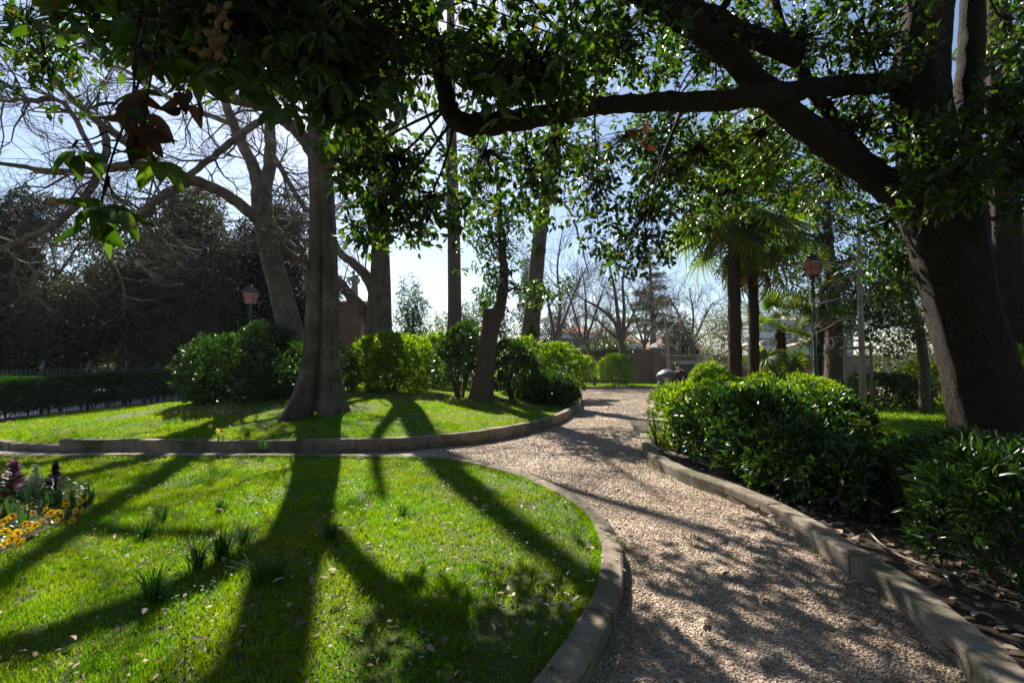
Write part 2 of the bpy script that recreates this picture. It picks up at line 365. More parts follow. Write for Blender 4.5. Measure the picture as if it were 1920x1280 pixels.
# point sets
def in_poly(P, poly):
    x, y = P[:, 0], P[:, 1]; poly = np.asarray(poly)[:, :2]; r = np.zeros(len(P), bool); j = len(poly) - 1
    for i in range(len(poly)):
        xi, yi = poly[i]; xj, yj = poly[j]
        c = ((yi > y) != (yj > y)) & (x < (xj - xi) * (y - yi) / (yj - yi + 1e-12) + xi)
        r ^= c; j = i
    return r
def dist_line(P, line):
    line = np.asarray(line)[:, :2]; d = np.full(len(P), 1e9)
    for a, b in zip(line[:-1], line[1:]):
        ab = b - a; t = np.clip(((P[:, :2] - a) @ ab) / (ab @ ab + 1e-12), 0, 1)
        d = np.minimum(d, np.linalg.norm(P[:, :2] - (a + t[:, None] * ab), axis=1))
    return d
def scatter(poly, density, dfun=None):
    poly = np.asarray(poly)[:, :2]; lo, hi = poly.min(0), poly.max(0)
    n = int(density * np.prod(hi - lo)); P = lo + rng.random((n, 2)) * (hi - lo)
    if dfun is not None: P = P[rng.random(n) < dfun(P)]
    return P[in_poly(P, poly)]

# ------------------------------------------------------------------ setting: outlines on the ground
kerb_lawn_front = np.array([(-.55, .9), (-.12, 1.6)] + [tuple(G(*p)[:2]) for p in
    ((1105, 1277), (1150, 1180), (1165, 1120), (1167, 1060), (1152, 1010), (1115, 965), (1035, 920), (960, 893), (880, 874), (800, 866), (700, 863), (500, 862), (250, 862), (100, 863), (0, 864))])
kerb_lawn_front = np.vstack([kerb_lawn_front, [(-11.5, kerb_lawn_front[-1][1] + .1)]])
kerb_bed = np.array([(1.1, .2), (1.75, 1.2)] + [tuple(G(*p)[:2]) for p in
    ((1810, 1270), (1740, 1200), (1670, 1130), (1575, 1065), (1460, 985), (1370, 940), (1280, 905), (1222, 872), (1207, 850), (1200, 825))] )
kerb_mound_tall = np.array([tuple(G(*p)[:2]) for p in ((109, 850), (300, 852), (500, 853), (700, 848), (800, 842), (900, 831), (980, 816), (1040, 798), (1072, 780), (1088, 764), (1090, 752))])
kerb_mound_tall = np.vstack([kerb_mound_tall, [(kerb_mound_tall[-1][0] - .25, kerb_mound_tall[-1][1] + 2.2), (1.4, 22.5)]])
kerb_mound_low = np.array([tuple(G(*p)[:2]) for p in ((109, 848), (60, 846), (0, 841))]); kerb_mound_low = np.vstack([kerb_mound_low, [(-11.4, 9.9), (-13.2, 11.2)]])
mound_poly = np.vstack([kerb_mound_low[::-1], kerb_mound_tall[1:], [(0, 25), (-8, 26), (-13.4, 24), (-13.6, 13)]])
lawn_poly = np.vstack([kerb_lawn_front, [(-11.5, .2), (-.9, .2)]])
bed_poly = np.vstack([kerb_bed, [(2.6, 9.6), (3.1, 12.6), (5.4, 12.8), (6.2, 9.4), (10.5, 8.2), (10.5, .2)]])
lawn2_poly = np.array([(5.4, 12.9), (6.2, 9.5), (10.5, 8.3), (24, 8.3), (30, 22), (11, 22), (7.5, 17)])
strip_poly = np.array([(2.6, 29.4), (4.5, 29.0), (8.5, 29.0), (22, 30), (22, 36.9), (1.5, 36.9), (1.6, 31)])
LAWN_Z = .085; BED_Z = .085

def mound_h(P):
    df = dist_line(P, kerb_mound_tall); dl = dist_line(P, np.array([(-14.2, 12), (-14, 22)])); dk = dist_line(P, kerb_mound_low)
    a = .17 + .62 * (1 - np.exp(-df / 5.5)); b = .03 + .085 * dl; c = .06 + .09 * dk
    h = -np.log(np.exp(-a * 14) + np.exp(-b * 14) + np.exp(-c * 14)) / 14
    return np.clip(h + .02 * np.sin(P[:, 0] * 2.1) * np.sin(P[:, 1] * 1.7), .0, 1)
def mound_z(x, y): return float(mound_h(np.array([[x, y]]))[0])

def sheet(name, poly, z, mat, hfun=None, kind='structure', maxlen=.5):
    bm = bmesh.new(); vsx = [bm.verts.new((float(p[0]), float(p[1]), 0)) for p in poly]; bm.faces.new(vsx)
    bmesh.ops.triangulate(bm, faces=bm.faces[:])
    if hfun is not None:
        for _ in range(7):
            ed = [e for e in bm.edges if e.calc_length() > maxlen]
            if not ed: break
            bmesh.ops.subdivide_edges(bm, edges=ed, cuts=1)
        bmesh.ops.triangulate(bm, faces=bm.faces[:])
    P = np.array([v.co[:] for v in bm.verts]); Z = hfun(P) if hfun is not None else np.full(len(P), z)
    for v, zz in zip(bm.verts, Z): v.co.z = float(zz)
    bmesh.ops.recalc_face_normals(bm, faces=bm.faces[:])
    if sum(f.normal.z for f in bm.faces) < 0: bmesh.ops.reverse_faces(bm, faces=bm.faces[:])
    me = bpy.data.meshes.new(name); bm.to_mesh(me); bm.free(); me.polygons.foreach_set('use_smooth', np.ones(len(me.polygons), bool))
    o = link(name, me, mat, None); o['kind'] = kind; return o
sheet('ground', [(-450, -60), (450, -60), (450, 700), (-450, 700)], -.06, 'terrain')
sheet('gravel_path', [(-13.6, -4), (6, -4), (12, 10), (20, 24), (20, 29.4), (1, 31), (0, 27), (-13.6, 27)], 0, 'gravel_bed')
sheet('lawn', lawn_poly, LAWN_Z - .02, 'lawn_soil')
sheet('planting_bed', bed_poly, BED_Z - .015, 'soil')
sheet('park_lawn', lawn2_poly, .03, 'lawn_soil')
sheet('grass_verge', strip_poly, .05, 'lawn_soil')
sheet('grass_mound', mound_poly, 0, 'lawn_soil', mound_h)
sheet('pavement', [(-60, 2), (-14.9, 2), (-14.9, 60), (-60, 60)], -.02, 'pavement_grey')

# kerbs: each stone its own mesh under the kerb
def kerb(name, line, width, height, side, stone=1.15, wob=.005, mat='kerb_stone'):
    L_ = spline(np.asarray(line), 8); seg = np.linalg.norm(np.diff(L_, axis=0), axis=1); s = np.concatenate([[0], np.cumsum(seg)])
    root = bpy.data.objects.new(name, None); COL.objects.link(root); root['kind'] = 'structure'; root.location = (float(L_[0][0]), float(L_[0][1]), 0)
    n = max(1, int(round(s[-1] / stone)))
    cuts = np.linspace(0, s[-1], n + 1)
    for i in range(n):
        ss = np.linspace(cuts[i] + .005, cuts[i + 1] - .005, 8)
        C = np.stack([np.interp(ss, s, L_[:, k]) for k in (0, 1)], 1)
        T = unit(np.gradient(C, axis=0)); Nn = np.stack([-T[:, 1], T[:, 0]], 1) * side
        dz, dn = rng.normal(0, wob), rng.normal(0, wob); h = height + dz; b = .022
        prof = [(0, -.05), (0, h - b), (b * .3, h - b * .3), (b, h), (width - b, h), (width - b * .3, h - b * .3), (width, h - b), (width, -.05)]
        V = []; 
        for j in range(len(C)):
            for (u, z) in prof:
                jit = rng.normal(0, .0025, 2) if 0 < u < width else (0, 0)
                q = C[j] + Nn[j] * (u + dn); V.append((q[0], q[1], z + jit[0]))
        k = len(prof)
        Fs = [(j * k + a, j * k + a + 1, (j + 1) * k + a + 1, (j + 1) * k + a) for j in range(len(C) - 1) for a in range(k - 1)]
        Fs += [tuple(range(k)), tuple((len(C) - 1) * k + a for a in range(k - 1, -1, -1))]
        MB().add(V, Fs).build('kerb_stone', mat, root)
    return root
kerb('lawn_kerb', kerb_lawn_front, .17, .11, 1)
kerb('planting_bed_kerb', kerb_bed, .19, .15, -1, 1.25)
kerb('mound_kerb', kerb_mound_tall, .16, .245, 1, 1.35)
kerb('mound_side_kerb', kerb_mound_low, .15, .13, -1, 1.2)
kerb('far_kerb', np.array([(1.5, 29.6), (4.5, 28.9), (9, 28.9), (20, 29.8)]), .2, .14, 1, 2.5)

# ------------------------------------------------------------------ scattered stuff (grass, gravel): instances on points
def proto(name, V, Fs, mat, var=None):
    o = np_mesh(name, V, Fs, mat, None, var); COL.objects.unlink(o); return o
def scatter_object(name, label, cat, P, rot, scl, kindidx, protos):
    me = bpy.data.meshes.new(name); n = len(P); me.vertices.add(n); me.vertices.foreach_set('co', np.asarray(P, np.float32).ravel())
    a = me.attributes.new('rot', 'FLOAT_VECTOR', 'POINT'); a.data.foreach_set('vector', np.asarray(rot, np.float32).ravel())
    a = me.attributes.new('scl', 'FLOAT_VECTOR', 'POINT'); a.data.foreach_set('vector', np.asarray(scl, np.float32).ravel())
    a = me.attributes.new('pick', 'INT', 'POINT'); a.data.foreach_set('value', np.asarray(kindidx, np.int32))
    o = bpy.data.objects.new(name, me); COL.objects.link(o); tag(o, label, cat, None, 'stuff')
    ng = bpy.data.node_groups.new(name + '_scatter', 'GeometryNodeTree')
    ng.interface.new_socket('Geometry', in_out='INPUT', socket_type='NodeSocketGeometry'); ng.interface.new_socket('Geometry', in_out='OUTPUT', socket_type='NodeSocketGeometry')
    N, L = ng.nodes, ng.links; gi = N.new('NodeGroupInput'); go = N.new('NodeGroupOutput'); jn = N.new('GeometryNodeJoinGeometry')
    def attr(nm, t):
        x = N.new('GeometryNodeInputNamedAttribute'); x.data_type = t; x.inputs['Name'].default_value = nm; return x
    ar, asx, ap = attr('rot', 'FLOAT_VECTOR'), attr('scl', 'FLOAT_VECTOR'), attr('pick', 'INT')
    for k, pr in enumerate(protos):
        oi = N.new('GeometryNodeObjectInfo'); oi.inputs['Object'].default_value = pr; oi.inputs['As Instance'].default_value = True
        ip = N.new('GeometryNodeInstanceOnPoints'); L.new(gi.outputs[0], ip.inputs['Points']); L.new(oi.outputs['Geometry'], ip.inputs['Instance'])
        cmp = N.new('FunctionNodeCompare'); cmp.data_type = 'INT'; cmp.operation = 'EQUAL'; L.new(ap.outputs['Attribute'], cmp.inputs[2]); cmp.inputs[3].default_value = k
        L.new(cmp.outputs[0], ip.inputs['Selection'])
        e2r = N.new('FunctionNodeEulerToRotation'); L.new(ar.outputs['Attribute'], e2r.inputs[0])
        L.new(e2r.outputs[0], ip.inputs['Rotation']); L.new(asx.outputs['Attribute'], ip.inputs['Scale']); L.new(ip.outputs[0], jn.inputs[0])
    L.new(jn.outputs[0], go.inputs[0])
    md = o.modifiers.new('scatter', 'NODES'); md.node_group = ng
    return o
def blade_tuft(n, rad, h, w, lean=.5):
    V, Fs, var = [], [], []
    for i in range(n):
        a = rng.random() * 6.283; r = rad * math.sqrt(rng.random()); b = np.array([r * math.cos(a), r * math.sin(a), -.01])
        t = rng.random() * 6.283; s = np.array([math.cos(t), math.sin(t), 0]); az = rng.random() * 6.283
        ln = np.array([math.cos(az), math.sin(az), 0]) * lean * rng.uniform(.2, 1.0); hh = h * rng.uniform(.55, 1.15); ww = w * rng.uniform(.7, 1.2)
        m = b + ln * hh * .35 + np.array([0, 0, hh * .6]); tip = b + ln * hh + np.array([0, 0, hh * rng.uniform(.75, 1.0)])
        k = len(V); V += [b - s * ww / 2, b + s * ww / 2, m + s * ww * .4, m - s * ww * .4, tip]
        Fs += [(k, k + 1, k + 2), (k, k + 2, k + 3), (k + 3, k + 2, k + 4)]; var += [rng.random()] * 5
    return np.array(V), np.array(Fs), np.array(var)
grass_protos = [proto('grass_blades', *blade_tuft(16, .055, .055, .0042, .7)[:2], 'grass', None) for _ in range(4)]
grass_far = [proto('grass_blades_far', *blade_tuft(14, .09, .06, .0075, .7)[:2], 'grass', None) for _ in range(4)]
def euler_z(n, tilt=.15):
    return np.stack([rng.normal(0, tilt, n), rng.normal(0, tilt, n), rng.random(n) * 6.283], 1)
from math import sin
def thin(P, c=.48, k=9.0, s=1.1):
    """cheap value noise that leaves thinner patches"""
    v = .5 + .25 * (np.sin(P[:, 0] * 3.1 * s + 1.3 * np.sin(P[:, 1] * 2.3 * s)) + np.sin(P[:, 1] * 3.7 * s + 1.7 * np.sin(P[:, 0] * 1.9 * s + 2)))
    return v
lp = lawn_poly.copy()
P = scatter(lp, 900, lambda Q: np.clip(2.9 / np.maximum(Q[:, 1], 1.8), .12, 1) * (np.abs(Q[:, 0] / np.maximum(Q[:, 1], .5)) < 1.25) * (Q[:, 1] > 1.7))
P = P[dist_line(P, kerb_lawn_front) > .17]
edge = dist_line(P, kerb_lawn_front)
P = P[rng.random(len(P)) < np.clip(.35 + edge * .9, 0, 1) * np.where(dist_line(P, kerb_lawn_front[3:9]) < .9, np.clip(.25 + thin(P, s=1.6), 0, 1), 1)]
v = thin(P); P_keep = rng.random(len(P)) < np.clip(1.5 - v, .4, 1); P = P[P_keep]; v = v[P_keep]; sc_ = (.5 + .95 * v) * rng.uniform(.75, 1.25, len(P))
scatter_object('lawn_grass', 'bright green mown grass of the lawn in front of the mound', 'grass', np.column_stack([P, np.full(len(P), LAWN_Z - .02)]), euler_z(len(P)),
               np.stack([np.ones(len(P)), np.ones(len(P)), sc_], 1) * np.clip(.8 + P[:, 1:2] * .07, 1, 1.6), rng.integers(0, 4, len(P)), grass_protos)
P = scatter(mound_poly, 330, lambda Q: np.clip(9.0 / np.maximum(Q[:, 1], 7), .2, 1) * (np.abs(Q[:, 0] / np.maximum(Q[:, 1], .5)) < 1.2))
P = P[(dist_line(P, kerb_mound_tall) > .16) & (dist_line(P, kerb_mound_low) > .15)]
v = thin(P)
scatter_object('mound_grass', 'short sunlit grass covering the raised mound under the trees', 'grass', np.column_stack([P, mound_h(P) - .005]), euler_z(len(P)),
               np.stack([np.ones(len(P)), np.ones(len(P)), (.5 + .6 * v)], 1) * rng.uniform(.8, 1.2, (len(P), 1)), rng.integers(0, 4, len(P)), grass_far)
P = scatter(lawn2_poly, 60, lambda Q: np.abs(Q[:, 0] / np.maximum(Q[:, 1], .5)) < 1.2); n = len(P)
P2 = scatter(strip_poly, 30); z = np.concatenate([np.full(n, .03), np.full(len(P2), .05)]); P = np.vstack([P, P2]); n = len(P)
scatter_object('park_grass', 'grass of the park lawn behind the hedge and below the brick wall', 'grass', np.column_stack([P, z]), euler_z(n), np.ones((n, 3)) * rng.uniform(1.3, 2.0, (n, 1)), rng.integers(0, 4, n), grass_far)
def pebble():
    bm = bmesh.new(); bmesh.ops.create_icosphere(bm, subdivisions=1, radius=.5)
    V = np.array([v.co[:] for v in bm.verts]) * rng.uniform(.75, 1.15, (len(bm.verts), 1)) * np.array([1, .8, .6]); Fs = np.array([[v.index for v in f.verts] for f in bm.faces]); bm.free(); return V, Fs
pebbles = [proto('pebble', *pebble(), 'pebble') for _ in range(5)]
path_poly = np.vstack([kerb_lawn_front[:12], [(-1.5, 8.1)], kerb_mound_tall[4:11], [(2.3, 19), (2.6, 29), (9, 29), (6.5, 16), (3.4, 12.8), (2.7, 10)], kerb_bed[::-1]])
P = scatter(path_poly, 7000, lambda Q: np.clip((2.6 / np.maximum(Q[:, 1], 1.5)) ** 1.5, .08, 1) * (Q[:, 1] > 1.6) * np.clip(1.55 - thin(Q, s=.9) * 1.1, .45, 1)); n = len(P)
size = rng.uniform(.007, .018, n) * np.clip(.7 + .12 * P[:, 1], 1, 2.0)
scatter_object('gravel', 'pinkish beige loose gravel stones covering the winding path', 'gravel', np.column_stack([P, size * .15]), np.column_stack([rng.normal(0, .4, n), rng.normal(0, .4, n), rng.random(n) * 6.283]),
               np.repeat(size[:, None], 3, 1) * rng.uniform(.8, 1.2, (n, 3)), rng.integers(0, 5, n), pebbles)

def along(line, n, off, spread):
    L_ = spline(np.asarray(line), 8); i = rng.integers(0, len(L_) - 1, n); f = rng.random((n, 1)); p = L_[i] * (1 - f) + L_[i + 1] * f; T = unit(L_[i + 1] - L_[i]); Nn = np.stack([-T[:, 1], T[:, 0]], 1)
    return p + Nn * (off + rng.normal(0, spread, n))[:, None]
Pw = np.vstack([along(kerb_bed, 130, .03, .03), along(kerb_mound_tall, 260, -.03, .03), along(kerb_lawn_front[2:12], 70, -.03, .02)]); Pw = Pw[(thin(Pw, s=2.2) > .5)]; n = len(Pw)
scatter_object('kerb_weeds', 'little weeds sprouting along the foot of the kerbs', 'weeds', np.column_stack([Pw, np.zeros(n)]), euler_z(n), np.ones((n, 3)) * rng.uniform(.5, 1.1, (n, 1)), rng.integers(0, 4, n), grass_protos)
Pw = along(kerb_lawn_front[2:], 1500, .19, .012); n = len(Pw)
scatter_object('edge_grass', 'grass blades leaning over the kerb at the lawn edge', 'grass', np.column_stack([Pw, np.full(n, LAWN_Z - .01)]), euler_z(n, .35), np.ones((n, 3)) * rng.uniform(.5, 1.1, (n, 1)), rng.integers(0, 4, n), grass_protos)
Pw = along(kerb_mound_tall, 1800, .19, .02); n = len(Pw)
scatter_object('edge_grass', 'grass blades leaning over the kerb of the mound', 'grass', np.column_stack([Pw, np.full(n, .17)]), euler_z(n, .35), np.ones((n, 3)) * rng.uniform(.8, 1.5, (n, 1)), rng.integers(0, 4, n), grass_protos)
# ------------------------------------------------------------------ plants: shrubs and hedges
def shrub(name, label, cat, base, rx, ry, h, n, size, mat, k=8, lobes=5, bump=.22, flat=.5, stem=None, zlow=.05, group=None, T=T2, aspect=.5, fill=.35, up=.3, stems=5):
    if T is T2: size *= 1.38; n = int(n * .62)
    else: n = int(n * .62)
    t = thing(name, label, cat, base, group); base = np.asarray(base, float)
    ld = rv(lobes * 3); ld[:, 2] = np.abs(ld[:, 2]) * .8; ld = unit(ld); la = rng.uniform(-.5, 1, len(ld)) * bump
    d = rv(n * 2); d[:, 2] = np.where(d[:, 2] < -.8, -d[:, 2], d[:, 2]); n = int(n * 1.5); d = d[:n]
    rr = 1 + (np.exp(-(1 - d @ ld.T) * 9) * la[None]).sum(1)
    rad = np.where(rng.random(n) < fill, rng.uniform(.35, .85, n), rng.uniform(.82, 1.0, n) + np.abs(rng.normal(0, .035, n))) * rr
    c = np.array([0, 0, h * flat]); ext = np.where(d[:, 2:] > 0, np.array([[rx, ry, h * (1 - flat)]]), np.array([[rx * 1.05, ry * 1.05, h * flat / .8]]))
    C = base + c + d * rad[:, None] * ext
    C = C[C[:, 2] > base[2] + zlow]; O = unit((C - base - c) / np.array([rx, ry, h * .5]))
    P_, D_, N_, L_ = clusters(C, O, k, size, size * .9, .7, up)
    leaves('crown', P_, D_, N_, L_, L_ * aspect, mat, t, T)
    for i in range(stems):
        mb = MB(); a = rng.random() * 6.28; e = base + c + np.array([math.cos(a) * rx * .6, math.sin(a) * ry * .6, h * .1 * rng.random()])
        b = base + np.array([math.cos(a) * rx * .12, math.sin(a) * ry * .12, -.05])
        mb.tube(spline([b, (b + e) / 2 + rng.normal(0, .04, 3) + np.array([0, 0, .05]), e], 3), np.linspace(.03, .008, 7) * (h ** .5), 5)
        mb.build('stem', 'bark_brown', t)
    return t
def hedge(name, label, cat, a, b, width, h, n, size, mat, z0=0.0, z1=0.0, k=8, zmin=.0, aspect=.5, T=T2, wob=.06, up=.3):
    a, b = np.asarray(a, float), np.asarray(b, float); L_ = np.linalg.norm(b - a); tdir = (b - a) / L_; nrm = np.array([-tdir[1], tdir[0]])
    t = thing(name, label, cat, (*((a + b) / 2), (z0 + z1) / 2))
    u = rng.random(n) * L_; w = rng.uniform(-1, 1, n); q = rng.uniform(zmin, 1, n)
    f = rng.random(n); shell = f < .72; face = rng.integers(0, 5, n)
    w = np.where(shell & (face == 0), 1, np.where(shell & (face == 1), -1, w)); q = np.where(shell & (face >= 2) & (face < 4), 1, q)
    u = np.where(shell & (face == 4), np.where(rng.random(n) < .5, 0, L_), u)
    bulge = 1 + wob * (np.sin(u * 3.1) + np.sin(u * 7.3 + q * 4)) + rng.normal(0, wob * .5, n)
    hh = h * (1 + wob * .7 * (np.sin(u * 2.3 + w) + np.sin(u * 5.9))) * bulge ** .3
    C2 = a + tdir * u[:, None] + nrm * (w * width / 2 * bulge * (1 - .18 * q ** 3))[:, None]
    zz = z0 + (z1 - z0) * u / L_
    C = np.column_stack([C2, zz + q * hh]); O = unit(np.column_stack([nrm * (w * shell)[:, None], (q - .45) * 1.2]) + 1e-3)
    P_, D_, N_, LL = clusters(C, O, k, size, size * .9, .7, up)
    leaves('foliage', P_, D_, N_, LL, LL * aspect, mat, t, T)
    mb = MB()
    for i in range(int(L_ / .5) + 1):
        s = min(i * .5 + rng.normal(0, .08), L_); p = np.array([*(a + tdir * s), z0 + (z1 - z0) * s / L_ - .05])
        for _ in range(3):
            e = p + np.array([*(tdir * rng.normal(0, .2) + nrm * rng.normal(0, width * .22)), h * .75])
            mb.tube([p, (p + e) / 2 + rng.normal(0, .03, 3), e], [.022, .014, .006], 5)
    mb.build('stems', 'bark_brown', t)['kind'] = 'stuff'
    return t
hedge('hedge', 'long clipped dark green hedge in front of the spiked fence', 'hedge', (-14.0, 9.6), (-13.7, 21.5), .95, 1.08, 20000, .062, 'leaf_hedge', -.02, .18, zmin=.2, k=7, wob=.03)

def mp(px, py, d):   # a spot on the mound at depth d under pixel column px
    x = W(px, 700, d)[0]; return (x, d, mound_z(x, d) - .02)
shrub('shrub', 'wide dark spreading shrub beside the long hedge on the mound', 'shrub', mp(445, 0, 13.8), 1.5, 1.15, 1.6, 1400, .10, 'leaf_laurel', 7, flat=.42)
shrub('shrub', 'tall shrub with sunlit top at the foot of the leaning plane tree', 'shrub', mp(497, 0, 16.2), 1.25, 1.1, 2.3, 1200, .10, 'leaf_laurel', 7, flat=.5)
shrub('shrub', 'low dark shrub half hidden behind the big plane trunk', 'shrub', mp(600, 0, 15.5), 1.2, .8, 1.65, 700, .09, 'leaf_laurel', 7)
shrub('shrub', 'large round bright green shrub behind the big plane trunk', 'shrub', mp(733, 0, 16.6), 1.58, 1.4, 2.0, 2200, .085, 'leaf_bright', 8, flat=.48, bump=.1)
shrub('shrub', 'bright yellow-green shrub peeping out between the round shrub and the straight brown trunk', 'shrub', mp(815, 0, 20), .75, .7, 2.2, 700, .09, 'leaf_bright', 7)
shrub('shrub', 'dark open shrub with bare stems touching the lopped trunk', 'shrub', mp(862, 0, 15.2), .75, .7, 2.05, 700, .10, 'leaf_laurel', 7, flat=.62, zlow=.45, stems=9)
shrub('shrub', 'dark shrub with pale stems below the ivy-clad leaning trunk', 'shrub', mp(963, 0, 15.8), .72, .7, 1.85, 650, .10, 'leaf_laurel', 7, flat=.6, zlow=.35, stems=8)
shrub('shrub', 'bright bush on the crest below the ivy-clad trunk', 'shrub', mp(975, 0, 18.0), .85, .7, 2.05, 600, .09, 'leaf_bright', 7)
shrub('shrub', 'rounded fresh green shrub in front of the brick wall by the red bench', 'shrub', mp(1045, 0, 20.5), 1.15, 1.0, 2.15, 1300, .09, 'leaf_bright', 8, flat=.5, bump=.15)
shrub('shrub', 'small leafy bush just above the red bench', 'shrub', (*W(1095, 700, 21.5)[:2], .4), .5, .5, 1.45, 350, .09, 'leaf_bright', 7, zlow=.6, flat=.6)
shrub('shrub', 'low dark glossy shrub at the kerb where the path bends', 'shrub', mp(1030, 0, 15.6), .88, .8, .95, 900, .10, 'leaf_laurel', 8, flat=.42)
t = shrub('topiary_bush', 'round clipped bush on a short stem before the brick wall', 'shrub', (*W(1155, 700, 31.5)[:2], .06), 1.15, 1.1, 2.05, 1500, .09, 'leaf_bright', 7, flat=.58, zlow=.45, bump=.06)
shrub('shrub', 'small clipped dome of foliage in front of the dark gate', 'shrub', (*W(1330, 700, 22)[:2], .0), .85, .8, 1.55, 700, .08, 'leaf_bright', 7, bump=.06)
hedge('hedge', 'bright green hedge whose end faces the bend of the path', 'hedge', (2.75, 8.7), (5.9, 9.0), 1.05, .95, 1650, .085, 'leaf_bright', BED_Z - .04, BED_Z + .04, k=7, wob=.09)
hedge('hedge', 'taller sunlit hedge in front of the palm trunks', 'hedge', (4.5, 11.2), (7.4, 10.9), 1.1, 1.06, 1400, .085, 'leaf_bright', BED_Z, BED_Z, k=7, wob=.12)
hedge('hedge', 'dark hedge closing off the back of the mound behind the forked tree', 'hedge', (-10.5, 23.6), (.6, 23.0), 1.2, 1.75, 3600, .12, 'leaf_laurel', .1, .1, k=7, wob=.07)
def rp(px, d): return (W(px, 800, d)[0], d, BED_Z - .02)
shrub('shrub', 'dark leafy shrub nearest the hedge end along the bed kerb', 'shrub', rp(1345, 7.6), .62, .55, 1.08, 480, .105, 'leaf_laurel', 7, T=T6, aspect=.42, flat=.5)
shrub('shrub', 'shrub with whorled grey-green leaves leaning over the bed kerb', 'shrub', rp(1440, 6.3), .62, .55, 1.05, 420, .12, 'leaf_laurel', 8, T=T6, aspect=.36, flat=.5)
shrub('shrub', 'dense dark shrub in the middle of the bed before the staked tree', 'shrub', rp(1545, 6.7), .62, .6, 1.08, 420, .11, 'leaf_laurel', 7, T=T6, aspect=.4, flat=.5)
shrub('shrub', 'low dark shrub at the lit gap to the park lawn', 'shrub', rp(1650, 6.0), .65, .55, .52, 300, .11, 'leaf_laurel', 7, T=T6, aspect=.36, flat=.5)
shrub('shrub', 'low spreading shrub at the foot of the great dark trunk', 'shrub', rp(1760, 5.6), .7, .6, .56, 320, .11, 'leaf_laurel', 7, T=T6, aspect=.34, flat=.5)
shrub('shrub', 'small shrub of narrow leaves before the low spreading shrub', 'shrub', rp(1585, 4.9), .42, .4, .62, 200, .11, 'leaf_laurel', 7, T=T6, aspect=.34, flat=.5)
shrub('shrub', 'shrub of narrow glossy leaves above the bare twig on the soil', 'shrub', rp(1840, 4.2), .62, .5, .82, 460, .098, 'leaf_laurel', 8, T=T6, aspect=.30, flat=.55, zlow=.15, stems=9)
shrub('shrub', 'big-leaved dark shrub cut by the picture edge near the bed kerb', 'shrub', rp(1885, 3.35), .55, .45, .86, 460, .095, 'leaf_laurel', 8, T=T6, aspect=.30, flat=.55, zlow=.15, stems=9)
shrub('shrub', 'dark narrow-leaved shrub filling the bed between the whorled and the low shrub', 'shrub', rp(1500, 5.5), .55, .5, .8, 420, .105, 'leaf_laurel', 7, T=T6, aspect=.36, flat=.5)
shrub('shrub', 'dark narrow-leaved shrub just before the foot of the great dark trunk', 'shrub', rp(1715, 4.9), .6, .5, .58, 420, .10, 'leaf_laurel', 7, T=T6, aspect=.34, flat=.5)
shrub('shrub', 'light green shrub between the staked tree and the great dark trunk', 'shrub', (*W(1735, 760, 16.5)[:2], .03), .8, .7, 1.5, 420, .16, 'leaf_bright', 7, T=T6, aspect=.28, flat=.5)
shrub('shrub', 'feathery tall shrub beyond the great dark trunk', 'shrub', (*W(1925, 760, 9.5)[:2], .03), .75, .7, 1.75, 420, .16, 'leaf_bright', 7, T=T6, aspect=.22, flat=.5)
shrub('shrub', 'dark low hedge-like shrub behind the staked tree', 'shrub', (*W(1660, 760, 16)[:2], .03), 1.6, .6, 1.1, 700, .10, 'leaf_laurel', 7)

# ------------------------------------------------------------------ trees
def limb(mb, pts, n=6, sides=10, jit=.012):
    """pts rows: px, py, depth, radius in m -> world spline tube"""
    Q = np.array([(*W(p[0], p[1], p[2]), p[3]) for p in pts]); S = spline(Q, n)
    S[1:-1, :3] += rng.normal(0, jit, (len(S) - 2, 3)); mb.tube(S[:, :3], np.maximum(S[:, 3], .004), sides); return S
def grow(mb, p, d, L_, r, lev, kids, wig=.22, up=.05, stat=None):
    n = 4 if lev > 0 else 3; pts = [p]; dirn = np.array(d, float)
    for i in range(n):
        dirn = unit(dirn + rng.normal(0, wig, 3) + np.array([0, 0, up])); pts.append(pts[-1] + dirn * L_ / n)
    pts = np.array(pts); mb.tube(pts, np.linspace(r, r * .35, n + 1), 5 if r > .02 else 3, cap=False)
    if lev > 0:
        for _ in range(kids[0]):
            s = rng.uniform(.2, 1.0); q = s * n; i = min(int(q), n - 1); b = pts[i] + (pts[i + 1] - pts[i]) * (q - i)
            td = unit(pts[i + 1] - pts[i]); sd = unit(np.cross(td, rv(1)[0])); nd = unit(td * rng.uniform(.5, 1.0) + sd * rng.uniform(.5, .9))
            grow(mb, b, nd, L_ * rng.uniform(.4, .68), max(r * .5 * (1.1 - .4 * s), RMIN[0]), lev - 1, kids[1:], wig, up)
RMIN = [.0045]
def twigs_on(mb, S, n, L_, kids, s0=.35, up=.05, rmax=.035, wig=.22):
    for _ in range(n):
        i = int(rng.uniform(s0, .999) * (len(S) - 1)); td = unit(S[i + 1, :3] - S[i, :3]); sd = unit(np.cross(td, rv(1)[0]))
        grow(mb, S[i, :3], unit(td * rng.uniform(.3, .9) + sd), L_ * rng.uniform(.6, 1.2), min(rmax, S[i, 3] * .55), len(kids), kids, wig, up)

